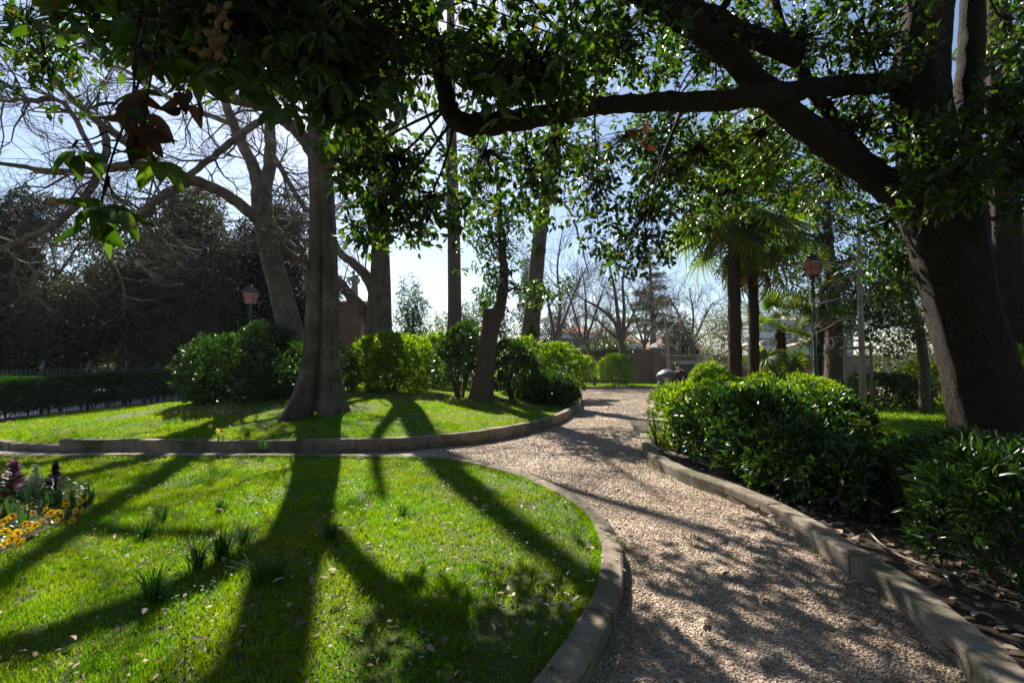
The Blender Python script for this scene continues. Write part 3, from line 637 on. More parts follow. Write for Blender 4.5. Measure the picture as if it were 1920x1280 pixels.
def plane_tree(label, base_px, trunk, limbs, lean_lobes, twn, twl, kids=(4, 4), mat='bark_plane', name='plane_tree', flare=1.0, twig_mat='bark_plane', grooves=()):
    base = W(*base_px); t = thing(name, label, 'tree', base)
    mb = MB(); Q = np.array([(*W(p[0], p[1], p[2]), p[3]) for p in trunk]); S = spline(Q, 6); ph = rng.random(3) * 6.28
    z0 = S[0, 2]
    def shape(i, th):
        f = (.75 * math.exp(-(S[i, 2] - z0) / (.7 * flare)) + .25 * math.exp(-(S[i, 2] - z0) / (2.8 * flare))) * lean_lobes; g = .055
        return 1 + f * (.42 * np.cos(5 * th + ph[0]) + .25 * np.cos(3 * th + ph[1])) + f * .30 + g * np.cos(4 * th + ph[2] + S[i, 2] * .15) + .03 * np.cos(9 * th + ph[1]) - sum(dp * math.exp(-max(0, S[i, 2] - z0 - zz) / 1.2) * np.exp(-((th - t0 - .04 * math.sin(S[i, 2] * 1.3)) / wd) ** 2) for (t0, dp, wd, zz) in grooves)
    mb.tube(S[:, :3], S[:, 3], 72, shape); mb.build('trunk', mat, t, True)
    tw = MB()
    twigs_on(tw, S, twn // 2, twl, kids, .6)
    for pts in limbs:
        b = MB(); s = limb(b, pts); b.build('branch', mat, t, True)
        twigs_on(tw, s, twn, twl, kids, .2)
    tw.build('twigs', twig_mat, t)['kind'] = 'stuff'
    return t
# A: the big plane in the middle
dA = 11.2
plane_tree('thick grey plane trunk with root flare standing on the mound', (592, 772, dA),
    [(588, 780, dA, .54), (590, 762, dA, .49), (595, 720, dA, .42), (600, 660, dA, .37), (603, 580, dA, .345), (605, 480, dA, .31), (604, 390, dA, .275), (600, 300, dA, .265), (597, 220, dA, .23), (599, 120, dA, .20), (603, 0, dA, .17), (606, -200, dA, .16), (610, -420, dA, .1)],
    [[(596, 305, dA, .17), (570, 262, dA - .1, .16), (530, 222, dA - .3, .15), (480, 195, dA - .6, .13), (420, 180, dA - 1, .11), (340, 130, dA - 1.4, .09), (260, 40, dA - 1.8, .07), (190, -80, dA - 2.2, .05)],
     [(606, 330, dA, .15), (635, 270, dA - .3, .13), (672, 210, dA - .7, .12), (725, 155, dA - 1.2, .11), (800, 60, dA - 1.7, .09), (870, -70, dA - 2, .07), (930, -220, dA - 2, .04)],
     [(598, 190, dA, .13), (560, 110, dA + .3, .11), (500, 10, dA + .6, .09), (450, -120, dA + .8, .06)],
     [(601, 150, dA, .13), (650, 60, dA + .2, .1), (720, -60, dA + .4, .08), (790, -220, dA + .6, .05)],
     [(604, 500, dA, .06), (570, 488, dA - .3, .05), (540, 470, dA - .5, .045), (515, 440, dA - .8, .03), (480, 430, dA - 1.1, .02)]],
    1.0, 9, 1.3, grooves=((math.pi + .35, .30, .13, 3.5), (math.pi - .55, .20, .12, 1.6), (math.pi + 1.0, .18, .14, 1.2), (math.pi - .1, .12, .10, .8)))
dB = 17.0
plane_tree('plane tree leaning away from the hedge with a long limb arching over the lawn', (550, 690, dB),
    [(556, 700, dB, .50), (548, 640, dB, .45), (530, 560, dB, .40), (508, 480, dB, .36), (494, 410, dB, .35), (490, 360, dB, .35)],
    [[(490, 370, dB, .28), (476, 315, dB, .22), (455, 270, dB, .19), (430, 215, dB, .16), (410, 150, dB, .13), (380, 40, dB, .1), (350, -100, dB, .06)],
     [(493, 370, dB, .28), (505, 310, dB, .22), (507, 250, dB, .19), (503, 190, dB, .16), (508, 100, dB, .12), (520, -30, dB, .08)],
     [(496, 425, dB, .24), (465, 395, dB - .5, .21), (420, 362, dB - 1.2, .19), (365, 338, dB - 2, .17), (310, 318, dB - 3, .15), (255, 308, dB - 3.6, .13), (190, 318, dB - 4.2, .11), (110, 322, dB - 4.8, .08), (20, 310, dB - 5.4, .05), (-60, 300, dB - 6, .03)],
     [(330, 325, dB - 2.6, .14), (280, 300, dB - 3, .13), (230, 262, dB - 3.4, .12), (180, 225, dB - 3.8, .11), (135, 185, dB - 4.2, .09), (90, 130, dB - 4.6, .07), (60, 60, dB - 5, .05)],
     [(360, 337, dB - 2, .13), (300, 370, dB - 2.6, .09), (270, 410, dB - 3, .06), (200, 440, dB - 3.4, .04), (130, 450, dB - 3.8, .025)],
     [(560, 215, dB - 3, .1), (500, 222, dB - 3.2, .1), (440, 262, dB - 3.4, .1), (390, 300, dB - 3.6, .09), (330, 350, dB - 3.8, .08), (250, 410, dB - 4, .06), (180, 470, dB - 4.2, .04)],
     [(185, 228, dB - 3.8, .09), (200, 275, dB - 3.9, .1), (180, 335, dB - 4.1, .1), (150, 380, dB - 4.3, .09), (95, 425, dB - 4.6, .08), (30, 455, dB - 4.9, .07), (-40, 480, dB - 5.2, .05)],
     [(190, 318, dB - 4.2, .07), (120, 195, dB - 4.5, .06), (60, 188, dB - 4.8, .05), (-20, 190, dB - 5.1, .04)],
     [(507, 280, dB, .1), (540, 340, dB - .5, .09), (575, 395, dB - 1, .07), (610, 430, dB - 1.4, .05)],
     [(500, 400, dB, .1), (530, 440, dB - .4, .08), (560, 470, dB - .8, .06), (590, 500, dB - 1.1, .05)],
     [(440, 235, dB, .1), (330, 190, dB + .5, .08), (230, 130, dB + 1, .06), (120, 100, dB + 1.5, .04)]],
    .5, 17, 1.9, (5, 5))
dC = 19.0
plane_tree('grey forked tree with sagging limbs behind the round bright shrub', (708, 690, dC),
    [(710, 695, dC, .60), (709, 640, dC, .55), (711, 570, dC, .47), (713, 500, dC, .38), (712, 430, dC, .33), (705, 350, dC, .32), (698, 260, dC, .28), (700, 150, dC, .2), (710, 0, dC, .12)],
    [[(700, 610, dC, .30), (680, 580, dC, .26), (655, 552, dC - .3, .22), (630, 525, dC - .6, .18), (590, 502, dC - 1, .15), (550, 484, dC - 1.4, .12), (520, 462, dC - 1.8, .09), (490, 420, dC - 2, .06)],
     [(712, 590, dC, .26), (700, 545, dC, .24), (685, 515, dC, .21), (660, 492, dC - .2, .18), (635, 470, dC - .4, .15), (620, 430, dC - .5, .1), (610, 380, dC - .6, .06)],
     [(710, 470, dC, .2), (690, 400, dC - .2, .16), (668, 340, dC - .4, .13), (655, 270, dC - .6, .1), (650, 180, dC - .8, .06)],
     [(704, 330, dC, .2), (730, 260, dC, .15), (770, 180, dC, .1), (800, 80, dC, .06)]],
    .3, 9, 2.0)
dD = 21.0
plane_tree('straight reddish brown trunk rising behind the mound shrubs', (853, 690, dD),
    [(853, 690, dD, .38), (853, 600, dD, .30), (852, 500, dD, .28), (850, 400, dD, .26), (847, 300, dD, .24), (845, 150, dD, .2), (845, -50, dD, .15)],
    [[(850, 380, dD, .08), (880, 372, dD, .06), (905, 378, dD, .04), (930, 375, dD, .02)], [(848, 300, dD, .09), (810, 240, dD, .06), (780, 150, dD, .04)]], .4, 5, 1.6, mat='bark_brown', name='redwood_tree')
dE = 19.5
tE = plane_tree('slender leaning grey trunk with ivy tufts behind the mound', (992, 690, dE),
    [(988, 695, dE, .40), (993, 640, dE, .36), (1001, 560, dE, .32), (1008, 480, dE, .29), (1016, 410, dE, .28), (1026, 350, dE, .25), (1040, 280, dE, .22), (1052, 180, dE, .18), (1060, 40, dE, .12)],
    [[(1024, 385, dE, .1), (1045, 372, dE, .07), (1070, 400, dE, .05), (1090, 460, dE, .035), (1105, 520, dE, .02)], [(1040, 280, dE, .12), (1080, 220, dE, .09), (1130, 140, dE, .06)],
     [(1012, 440, dE, .08), (985, 380, dE, .06), (960, 300, dE, .04)]], .3, 7, 1.7)
iv = []
for (x, y, r, n) in ((1003, 575, .28, 60), (1010, 470, .22, 40), (1004, 545, .32, 50), (1000, 620, .3, 40), (1030, 560, .3, 30), (1060, 540, .5, 50)):
    iv.append(W(x, y, dE - .3) + rv(n) * r * rng.random((n, 1)) ** .5)
C = np.vstack(iv); P_, D_, N_, L_ = clusters(C, rv(len(C)), 6, .10, .12, .3, .2)
o = leaves('ivy', P_, D_, N_, L_, L_ * .8, 'ivy', tE)
dF = 14.6
tF = plane_tree('dark trunk lopped to a stub with one leafy side shoot', (902, 752, dF),
    [(900, 756, dF, .38), (903, 735, dF, .33), (908, 700, dF, .29), (914, 650, dF, .27), (920, 610, dF, .28), (921, 590, dF, .27), (921, 580, dF, .25)],
    [[(922, 625, dF, .22), (935, 585, dF, .19), (943, 545, dF, .165), (945, 505, dF, .145), (942, 470, dF, .125), (938, 420, dF, .10), (934, 360, dF, .07), (930, 300, dF, .04)],
     [(944, 552, dF, .05), (957, 543, dF - .1, .04), (970, 540, dF - .2, .035), (985, 550, dF - .3, .025), (1000, 552, dF - .4, .02), (1030, 540, dF - .5, .015)]], .35, 2, .8, (3,), mat='bark_brown', name='lopped_tree', twig_mat='bark_brown')
C = np.vstack([W(x, y, dF) + rng.normal(0, 1, (n, 3)) * np.array([rx, .35, ry]) for (x, y, n, rx, ry) in
    ((935, 530, 50, .28, .3), (925, 480, 90, .4, .45), (945, 430, 90, .4, .4), (905, 420, 60, .35, .4), (985, 545, 35, .35, .18), (1020, 555, 25, .3, .2), (915, 560, 25, .2, .2))])
P_, D_, N_, L_ = clusters(C, rv(len(C)), 7, .16, .16, .3, 0, .45)
leaves('crown', P_, D_, N_, L_, L_ * .42, 'leaf_magnolia', tF, T6)
dG = 11.0
plane_tree('furrowed straight trunk behind the great dark tree', (1890, 720, dG),
    [(1896, 720, dG, .40), (1893, 660, dG, .35), (1888, 560, dG, .32), (1884, 450, dG, .30), (1880, 300, dG, .27), (1872, 100, dG, .26), (1870, -100, dG, .2)], [[(1876, 330, dG, .07), (1920, 290, dG, .05), (1990, 270, dG, .03)], [(1884, 600, dG, .02), (1850, 596, dG - .3, .015), (1810, 590, dG - .5, .008)]], .3, 4, 1.0, mat='bark_dark', name='redwood_tree')

# --- the great dark evergreen magnolia framing the picture
dM = 7.0
M_ROOT = thing('magnolia_tree', 'great dark magnolia whose leafy canopy overhangs path and lawn', 'tree', W(1875, 905, dM))
mb = MB(); Q = np.array([(*W(p[0], p[1], p[2]), p[3]) for p in ((1895, 925, dM, .62), (1884, 880, dM, .54), (1864, 800, dM, .47), (1838, 690, dM, .43), (1806, 570, dM, .42), (1782, 460, dM, .46), (1768, 400, dM, .49), (1750, 330, dM, .42), (1735, 260, dM, .37), (1722, 170, dM, .36), (1728, 80, dM, .34), (1742, -20, dM, .30), (1755, -200, dM, .22))])
S = spline(Q, 8); ph = rng.random(3) * 6.28
mb.tube(S[:, :3], S[:, 3], 48, lambda i, th: 1 + .05 * np.cos(3 * th + ph[0] + i * .05) + .04 * np.cos(7 * th + ph[1] + i * .08) + rng.normal(0, .012, 48) + .3 * math.exp(-i / 6) * (.6 + .4 * np.cos(5 * th + ph[2])))
mb.build('trunk', 'bark_magnolia', M_ROOT, True)
MAG = []
for pts in (
    [(1762, 400, dM, 0.336), (1700, 370, dM - .1, 0.252), (1640, 330, dM - .2, 0.210), (1560, 275, dM - .3, 0.197), (1490, 222, dM - .4, 0.185), (1435, 170, dM - .5, 0.176), (1380, 115, dM - .6, 0.168), (1315, 60, dM - .7, 0.160), (1220, 5, dM - .8, 0.143), (1100, -60, dM - 1, 0.118), (980, -140, dM - 1.2, 0.084)],
    [(1790, 420, dM, 0.252), (1806, 330, dM, 0.193), (1814, 240, dM, 0.176), (1818, 120, dM, 0.168), (1826, 0, dM, 0.151), (1835, -150, dM, 0.118)],
    [(1725, 150, dM, 0.168), (1660, 155, dM - .2, 0.143), (1590, 160, dM - .4, 0.139), (1500, 168, dM - .6, 0.134), (1420, 182, dM - .8, 0.134), (1330, 190, dM - 1, 0.130), (1240, 192, dM - 1.1, 0.118), (1150, 196, dM - 1.2, 0.109), (1070, 206, dM - 1.3, 0.118), (990, 222, dM - 1.4, 0.126), (920, 232, dM - 1.5, 0.130), (868, 232, dM - 1.6, 0.122), (842, 205, dM - 1.65, 0.109), (830, 150, dM - 1.7, 0.092), (815, 80, dM - 1.8, 0.084), (795, 0, dM - 1.9, 0.076), (770, -120, dM - 2.1, 0.050)],
    [(1690, 360, dM, 0.134), (1640, 320, dM + .2, 0.109), (1590, 260, dM + .3, 0.101), (1545, 200, dM + .4, 0.101), (1510, 150, dM + .5, 0.092), (1470, 60, dM + .6, 0.076), (1440, -60, dM + .7, 0.059)],
    [(1500, 105, dM - .3, 0.160), (1460, 88, dM - .35, 0.155), (1400, 65, dM - .4, 0.143), (1340, 35, dM - .5, 0.134), (1270, -5, dM - .6, 0.126), (1200, -60, dM - .7, 0.101)],
    [(822, 70, dM - 1.8, 0.046), (770, 52, dM - 2.1, 0.042), (700, 50, dM - 2.5, 0.038), (640, 50, dM - 2.9, 0.034), (560, 40, dM - 3.4, 0.029), (460, 20, dM - 3.9, 0.025), (380, 10, dM - 4.3, 0.021), (250, 30, dM - 4.4, 0.017)],
    [(1225, 5, dM - .8, 0.059), (1180, 45, dM - .8, 0.046), (1120, 75, dM - .8, 0.038), (1050, 110, dM - .8, 0.025), (960, 130, dM - .8, 0.017)],
    [(1870, 210, dM - .4, 0.067), (1900, 190, dM - .8, 0.050), (1960, 170, dM - 1.2, 0.042)],
    [(640, 50, dM - 2.9, 0.029), (500, -10, dM - 2.5, 0.025), (300, -30, dM - 2, 0.021), (100, 30, dM - 1.5, 0.017), (-40, 60, dM - 1.2, 0.010)]):
    b = MB(); MAG.append(limb(b, pts, sides=16)); b.build('branch', 'bark_magnolia', M_ROOT, True)
MAGP = np.vstack([s[:, :3] for s in MAG])
BLOBS = [ # px, py, rx, ry, depth, half depth, clusters, leaf length
    (50, 40, 130, 100, 5.6, .8, 42, .11), (90, 150, 100, 50, 5.6, .7, 12, .11), (250, 20, 150, 85, 4.0, .6, 55, .14), (430, 45, 200, 100, 3.4, .5, 85, .15),
    (590, 85, 140, 105, 4.0, .6, 90, .14), (650, 200, 60, 60, 4.2, .4, 22, .14), (700, 60, 140, 90, 4.4, .7, 60, .14), (820, 110, 150, 110, 5.6, .7, 45, .13), (1000, 100, 180, 110, 5.0, .8, 90, .13), (960, 150, 140, 50, 4.8, .4, 20, .14),
    (1150, 80, 160, 100, 6.2, .8, 75, .13), (1330, 110, 140, 110, 7.2, 1, 80, .13), (1500, 70, 170, 100, 7.6, 1, 90, .13), (1620, 230, 120, 90, 7.4, .7, 60, .13), (1640, 70, 110, 100, 6.4, .8, 50, .13),
    (1790, 270, 110, 90, 5.9, .4, 36, .14), (1890, 240, 65, 190, 6.2, .5, 75, .13), (1890, 60, 70, 90, 8.2, 1, 50, .13), (1760, 360, 90, 50, 5.9, .3, 14, .14),
    (720, 320, 90, 90, 6.6, .8, 70, .13), (800, 400, 110, 60, 6.6, .7, 45, .13), (900, 320, 130, 80, 8.4, 1.1, 48, .16), (690, 420, 50, 55, 6.6, .5, 18, .13), (650, 300, 35, 80, 6.2, .5, 10, .13),
    (1040, 290, 120, 70, 8.6, 1.0, 46, .16), (1000, 390, 70, 50, 9.0, .8, 16, .16), (1120, 395, 60, 80, 9.4, .9, 26, .16), (1200, 440, 75, 80, 8.0, .8, 34, .13), (1160, 490, 50, 40, 8.2, .5, 8, .13), (1280, 300, 110, 90, 8.6, 1, 60, .14), (1400, 270, 130, 80, 8.8, 1, 56, .14), (1560, 330, 110, 100, 8.6, 1, 60, .13),
    (1640, 420, 60, 50, 8.6, .6, 20, .13), (1670, 500, 45, 70, 8.0, .5, 18, .13), (1150, 285, 100, 55, 9.6, .8, 34, .16), (1230, 350, 60, 60, 9.4, .7, 26, .16), (1230, 240, 60, 60, 8.6, .8, 22, .15), (1330, 390, 70, 60, 9.6, .7, 26, .15),
    (300, -160, 400, 130, 4.6, 1.2, 90, .14), (900, -180, 400, 120, 5.4, 1.2, 90, .14), (1500, -160, 400, 120, 6.6, 1.2, 90, .14)]
OVERHEAD_SHADE = [(-4, 2.5, 6.2, 3, 2.5, 1.2), (0, 2.5, 7.0, 3, 3, 1.4), (4, 3, 7.4, 3, 3, 1.5), (-2, -1, 6.5, 3.5, 3, 1.6), (3, -1, 7, 3.5, 3, 1.8), (7.5, 5, 9.5, 3.2, 3, 2.0), (3, 6, 9.6, 3, 2.2, 1.2), (-3.5, 5.5, 8.6, 3, 2.0, 1.0), (8, 0, 7, 3, 4, 2.5)]   # crown added over and behind viewer against skylight, x y z rx ry rz
Cs, tw = [], MB()
for (x, y, rx, ry, d, rd, n, sz) in BLOBS:
    n = int(n * (1.95 if y > -100 else 1.2)); c0 = W(x, y, d); u = rv(n) * rng.random((n, 1)) ** .4
    C = c0 + u * np.array([px2m(rx, d), rd, px2m(ry, d)]); Cs.append((C, sz))
    j = np.argmin(np.linalg.norm(MAGP - c0, axis=1)); hub = c0 * .75 + MAGP[j] * .25
    if np.linalg.norm(MAGP[j] - hub) > .25:
        tw.tube(spline([MAGP[j], (MAGP[j] + hub) / 2 + rng.normal(0, .08, 3), hub], 4), np.linspace(.022, .012, 9), 5, cap=False)
    for q in C[rng.random(n) < .8]:
        m = (q + hub) / 2 + rng.normal(0, .07, 3); tw.tube([hub, m, q], [.009, .006, .003], 3, cap=False)
for b in OVERHEAD_SHADE:
    n = 260; c0 = np.array(b[:3]); C = c0 + rv(n) * rng.random((n, 1)) ** .4 * np.array(b[3:]); Cs.append((C, .2))
    j = np.argmin(np.linalg.norm(MAGP - c0, axis=1)); tw.tube(spline([MAGP[j], (MAGP[j] + c0) / 2 + np.array([0, 0, .4]), c0], 5), np.linspace(.06, .02, 11), 6, cap=False)
    for q in C[::4]: tw.tube([c0, (c0 + q) / 2 + rng.normal(0, .1, 3), q], [.02, .012, .004], 3, cap=False)
tw.build('twigs', 'bark_magnolia', M_ROOT)['kind'] = 'stuff'
arr = [clusters(C, unit(rng.normal(0, 1, C.shape) + np.array([0, -.2, -.2])), 9, sz, sz * 1.1, .5, .0, .35) for C, sz in Cs]
P_, D_, N_, L_ = [np.concatenate([a[i] for a in arr]) for i in range(4)]
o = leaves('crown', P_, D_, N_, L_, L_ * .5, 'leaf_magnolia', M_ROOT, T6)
o['kind'] = 'stuff'
# the nearest leaves, each one a leaf of its own
def big_leaf(curl, w=.5):
    rows = []; n = 7
    for i in range(n):
        s = i / (n - 1); hw = w * .5 * math.sin(math.pi * min(1, s ** .8 * .97 + .02)) ** .75; z = -curl * s * s + .04 * s
        rows += [(-hw, s, z + hw * .35), (-hw * .5, s, z + hw * .12), (0, s, z), (hw * .5, s, z + hw * .12), (hw, s, z + hw * .35)]
    Fs = [(i * 5 + j, i * 5 + j + 1, (i + 1) * 5 + j + 1, (i + 1) * 5 + j) for i in range(n - 1) for j in range(4)]
    V = np.array(rows); V[:, 2] += rng.normal(0, .008, len(V))
    pet = np.array([(-.012, -.16, 0), (.012, -.16, 0), (.012, .02, 0), (-.012, .02, 0)])
    return np.vstack([V, pet]), Fs + [(35, 36, 37, 38)]
def leaf_meshes(mat, curls, w=.5):
    out = []
    for c in curls:
        V, Fs = big_leaf(c, w); me = bpy.data.meshes.new('leaf'); me.from_pydata(V.tolist(), [], Fs); me.update(); me.materials.append(MATS[mat])
        me.polygons.foreach_set('use_smooth', np.ones(len(me.polygons), bool)); out.append(me)
    return out
LM = leaf_meshes('leaf_magnolia', (.05, .15, .25, .1, .35)); LD = leaf_meshes('leaf_dead', (.3, .5, .2), .6); LP = []
LB = leaf_meshes('leaf_brown', (.35, .6, .9), .55)
for k in range(4):
    pb = MB(); pb.ball((0, .5, 0), (.34, .52, .30), 12, 9); Vp = np.vstack(pb.v); Vp *= 1 + .10 * np.sin(Vp[:, :1] * 17 + k) * np.sin(Vp[:, 1:2] * 13) + rng.normal(0, .035, (len(Vp), 1)); Vp[:, 0] *= 1 - .35 * np.exp(-((Vp[:, 1] - .5) / .12) ** 2)
    me = bpy.data.meshes.new('dry_pod'); me.from_pydata(Vp.tolist(), [], pb.f); me.update(); me.materials.append(MATS['pod_dry']); me.polygons.foreach_set('use_smooth', np.ones(len(me.polygons), bool)); LP.append(me)
mroot = world_loc(M_ROOT)
def one_leaf(name, me, p, d, n_, L_, parent=M_ROOT, off=mroot):
    d = unit(d); x = unit(np.cross(d, n_)); z = np.cross(x, d)
    o = bpy.data.objects.new(name, me); COL.objects.link(o); o.parent = parent
    o.matrix_local = Matrix(((x[0] * L_, d[0] * L_, z[0] * L_, p[0] - off[0]), (x[1] * L_, d[1] * L_, z[1] * L_, p[1] - off[1]), (x[2] * L_, d[2] * L_, z[2] * L_, p[2] - off[2]), (0, 0, 0, 1)))
    return o
near = [ # px, py, spread x, spread y, depth, clusters of leaves
    (260, 95, 60, 35, 2.5, 5), (330, 80, 70, 50, 2.6, 6), (430, 120, 70, 45, 2.5, 6), (520, 150, 70, 50, 2.7, 6), (600, 140, 60, 80, 2.8, 6), (640, 60, 60, 50, 2.9, 4), (250, 175, 30, 20, 2.3, 2), (150, 40, 60, 30, 2.9, 3),
    (145, 275, 14, 8, 2.25, 2), (185, 395, 18, 10, 2.25, 2), (220, 405, 18, 10, 2.3, 2), (170, 425, 10, 10, 2.2, 1), (285, 300, 20, 12, 2.3, 2), (880, 130, 70, 60, 3.6, 4), (950, 170, 50, 40, 3.4, 3), (1080, 60, 60, 40, 3.6, 3), (1000, 60, 60, 40, 3.5, 3), (760, 140, 40, 80, 3.4, 4), (940, 215, 16, 8, 3.2, 1), (1060, 110, 30, 20, 3.3, 2)]
cnt = 0; twn = MB()
for (x, y, sx, sy, d, nc) in near:
    hub = W(x, y - sy * .9 - 20, d); j = np.argmin(np.linalg.norm(MAGP - hub, axis=1))
    if y < 250:
        twn.tube(spline([MAGP[j], (MAGP[j] + hub) / 2 + rng.normal(0, .08, 3) + np.array([0, 0, .22]), hub], 5), np.linspace(.010, .005, 11), 5, cap=False)
    else:
        hub = W(x, y - 12, d); a_ = W(205 + rng.normal(0, 6), min(y - 30, 330), 2.27); twn.tube(spline([a_, (a_ + hub) / 2 + rng.normal(0, .01, 3), hub], 4), np.linspace(.005, .003, 9), 5, cap=False)
    for c in range(nc):
        q = W(x + rng.normal(0, sx * .6), y + rng.normal(0, sy * .6), d + rng.normal(0, .12))
        twn.tube([hub, (hub + q) / 2 + rng.normal(0, .02, 3), q], [.006, .004, .003], 4, cap=False)
        a0 = rng.random() * 6.28
        for k in range(rng.integers(3, 6)):
            if cnt >= 285: break
            a = a0 + k * 2.4; dd = np.array([math.cos(a) * .75, math.sin(a) * .6, rng.uniform(-.95, .05)])
            nn = unit(np.array([rng.normal(0, .4), -.35 + rng.normal(0, .4), .9]))
            one_leaf('leaf', LM[rng.integers(0, 5)], q + dd * .02, dd, nn, rng.uniform(.10, .165) * (1.15 if y > 250 and x < 400 else 1)); cnt += 1
# dry hanging bunches
for (x, y, d, n, me, L_, nm) in ((272, 240, 2.2, 12, LB, .125, 'dry_leaf'), (250, 195, 2.25, 8, LB, .11, 'dry_leaf'), (345, 190, 2.3, 6, LB, .11, 'dry_leaf'), (398, 80, 2.2, 20, LP, .046, 'dry_pod'), (408, 30, 2.2, 14, LP, .042, 'dry_pod'), (1210, 255, 5.6, 7, LB, .17, 'dry_leaf')):
    q0 = W(x, y - 30, d); twn.tube(spline([W(x + 40, -40, d + .2), W(x + 10, y - 90, d + .1), q0, W(x, y + 10, d)], 4), np.linspace(.007, .003, 13), 5, cap=False)
    for k in range(n):
        q = W(x + rng.normal(0, 14), y - 25 + k * 48 / n, d + rng.normal(0, .03))
        one_leaf(nm, me[rng.integers(0, 3)], q, np.array([rng.normal(0, .6), rng.normal(0, .5), -.8]), rv(1)[0], L_ * rng.uniform(.8, 1.2))
twn.tube(spline([W(262, 150, 2.4), W(232, 235, 2.35), W(215, 280, 2.3), W(200, 330, 2.25), W(190, 385, 2.25)], 5), np.linspace(.006, .004, 21), 6)
twn.build('twigs', 'bark_magnolia', M_ROOT)['kind'] = 'stuff'

# --- broadleaf background trees
def leafy_tree(label, base, blobs, n_leaf, size, mat, trunk_pts, name='evergreen_tree', trunk_mat='bark_brown', k=8, aspect=.5, T=T2, up=.1, bare=None):
    """blobs: world ellipsoids (x, y, z, rx, ry, rz)"""
    t = thing(name, label, 'tree', base)
    vol = np.array([b[3] * b[4] * b[5] for b in blobs]) ** .67; cnts = (vol / vol.sum() * n_leaf / k).astype(int) + 1; Cc, Oo = [], []
    for b, m in zip(blobs, cnts):
        u = rv(m); r = np.where(rng.random(m) < .7, rng.uniform(.8, 1.06, m), rng.uniform(.3, .85, m)); Cc.append(np.array(b[:3]) + u * r[:, None] * np.array(b[3:])); Oo.append(u)
    C, O = np.vstack(Cc), np.vstack(Oo); P_, D_, N_, L_ = clusters(C, O, k, size, size * 1.4, .5, up)
    leaves('crown', P_, D_, N_, L_, L_ * aspect, mat, t, T)
    mb = MB(); S = spline(np.array(trunk_pts, float), 5); mb.tube(S[:, :3], S[:, 3], 12); top = S[-1, :3]
    for b in blobs:
        q = np.array(b[:3]); i = int(np.clip(np.argmin(np.linalg.norm(S[:, :3] - q, axis=1)), 2, len(S) - 2)); p = S[i, :3]
        mb.tube(spline([p, (p + q) / 2 + rng.normal(0, .15, 3), q], 4), np.linspace(S[i, 3] * .5, .03, 9), 6, cap=False)
    mb.build('trunk', trunk_mat, t, True)
    return t
def blob_set(x, y, z0, z1, rx, ry, n):
    out = []
    for i in range(n):
        f = (i + .5) / n; z = z0 + (z1 - z0) * f; s = math.sin(math.pi * (.18 + .72 * f)) * rng.uniform(.75, 1.05); a = rng.random() * 6.28; r = rng.uniform(.25, .6)
        out.append((x + math.cos(a) * rx * r * s, y + math.sin(a) * ry * r * s, z, rx * .55 * s + .3, ry * .55 * s + .3, (z1 - z0) / n * 1.6 + .35))
    return out
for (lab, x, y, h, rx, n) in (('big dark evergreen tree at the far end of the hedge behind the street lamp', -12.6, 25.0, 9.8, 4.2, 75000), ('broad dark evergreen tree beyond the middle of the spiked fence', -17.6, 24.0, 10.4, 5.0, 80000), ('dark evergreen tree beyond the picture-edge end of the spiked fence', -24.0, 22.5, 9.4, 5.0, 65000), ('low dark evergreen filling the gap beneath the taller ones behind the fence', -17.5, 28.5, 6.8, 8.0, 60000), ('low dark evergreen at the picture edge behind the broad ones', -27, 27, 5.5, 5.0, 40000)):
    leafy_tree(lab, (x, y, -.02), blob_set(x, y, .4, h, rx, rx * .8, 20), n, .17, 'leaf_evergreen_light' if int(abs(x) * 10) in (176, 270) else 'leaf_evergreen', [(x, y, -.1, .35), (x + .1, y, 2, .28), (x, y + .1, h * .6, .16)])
# unseen trees added behind the viewer to block sky fill on the foreground
for (lab, x, y, h, rx) in (('unseen evergreen added for shade behind the viewer beside the lawn', -8, -7, 12, 5.5), ('unseen evergreen added for shade straight behind the viewer', 1, -9, 13, 5.5), ('unseen evergreen added for shade behind the viewer beside the planting bed', 11, -6, 12, 5.5)):
    leafy_tree(lab, (x, y, -.06), blob_set(x, y, 1.5, h, rx, rx * .8, 14), 7000, .42, 'leaf_evergreen', [(x, y, -.1, .35), (x + .1, y, 3, .28), (x, y + .1, h * .6, .16)])
# right hand background
leafy_tree('dense evergreen tree behind the palms and the green lamp post', (14.0, 20.5, 0), blob_set(14.0, 20.5, 3.0, 10.5, 4.6, 3.2, 12), 26000, .14, 'leaf_evergreen', [(14, 20.5, -.1, .4), (14.1, 20.5, 3, .32), (14, 20.6, 8, .15)])
leafy_tree('tall evergreen beyond the furrowed trunk', (18.0, 16.5, 0), blob_set(18.0, 16.5, 2.6, 11.5, 4.2, 3.0, 12), 20000, .14, 'leaf_laurel', [(18, 16.5, -.1, .4), (18.1, 16.5, 3, .32), (18, 16.6, 8, .15)])
leafy_tree('dark leafy tree overhanging the lit lawn beside the great trunk', (11.8, 14.2, 0), blob_set(11.8, 14.2, 2.4, 5.6, 1.9, 1.6, 7), 7000, .13, 'leaf_laurel', [(12.6, 14.4, -.1, .16), (12.5, 14.3, 2, .13), (12, 14.2, 4, .07)])
leafy_tree('grey-green olive-like tree hanging over the brick wall', (15.5, 33.5, 0), blob_set(15.5, 33.5, 1.6, 5.6, 2.6, 2.0, 9), 9000, .13, 'leaf_grey', [(15.8, 33.5, -.1, .22), (15.6, 33.5, 2.5, .16), (15.5, 33.5, 4.4, .08)])
leafy_tree('pale grey-green tree beside the staked young tree', (24.0, 27.5, 0), blob_set(24, 27.5, .8, 6.0, 4.0, 2.4, 9), 14000, .14, 'leaf_grey', [(24, 27.6, -.1, .25), (24.1, 27.5, 2.5, .18), (24, 27.5, 4.4, .08)])
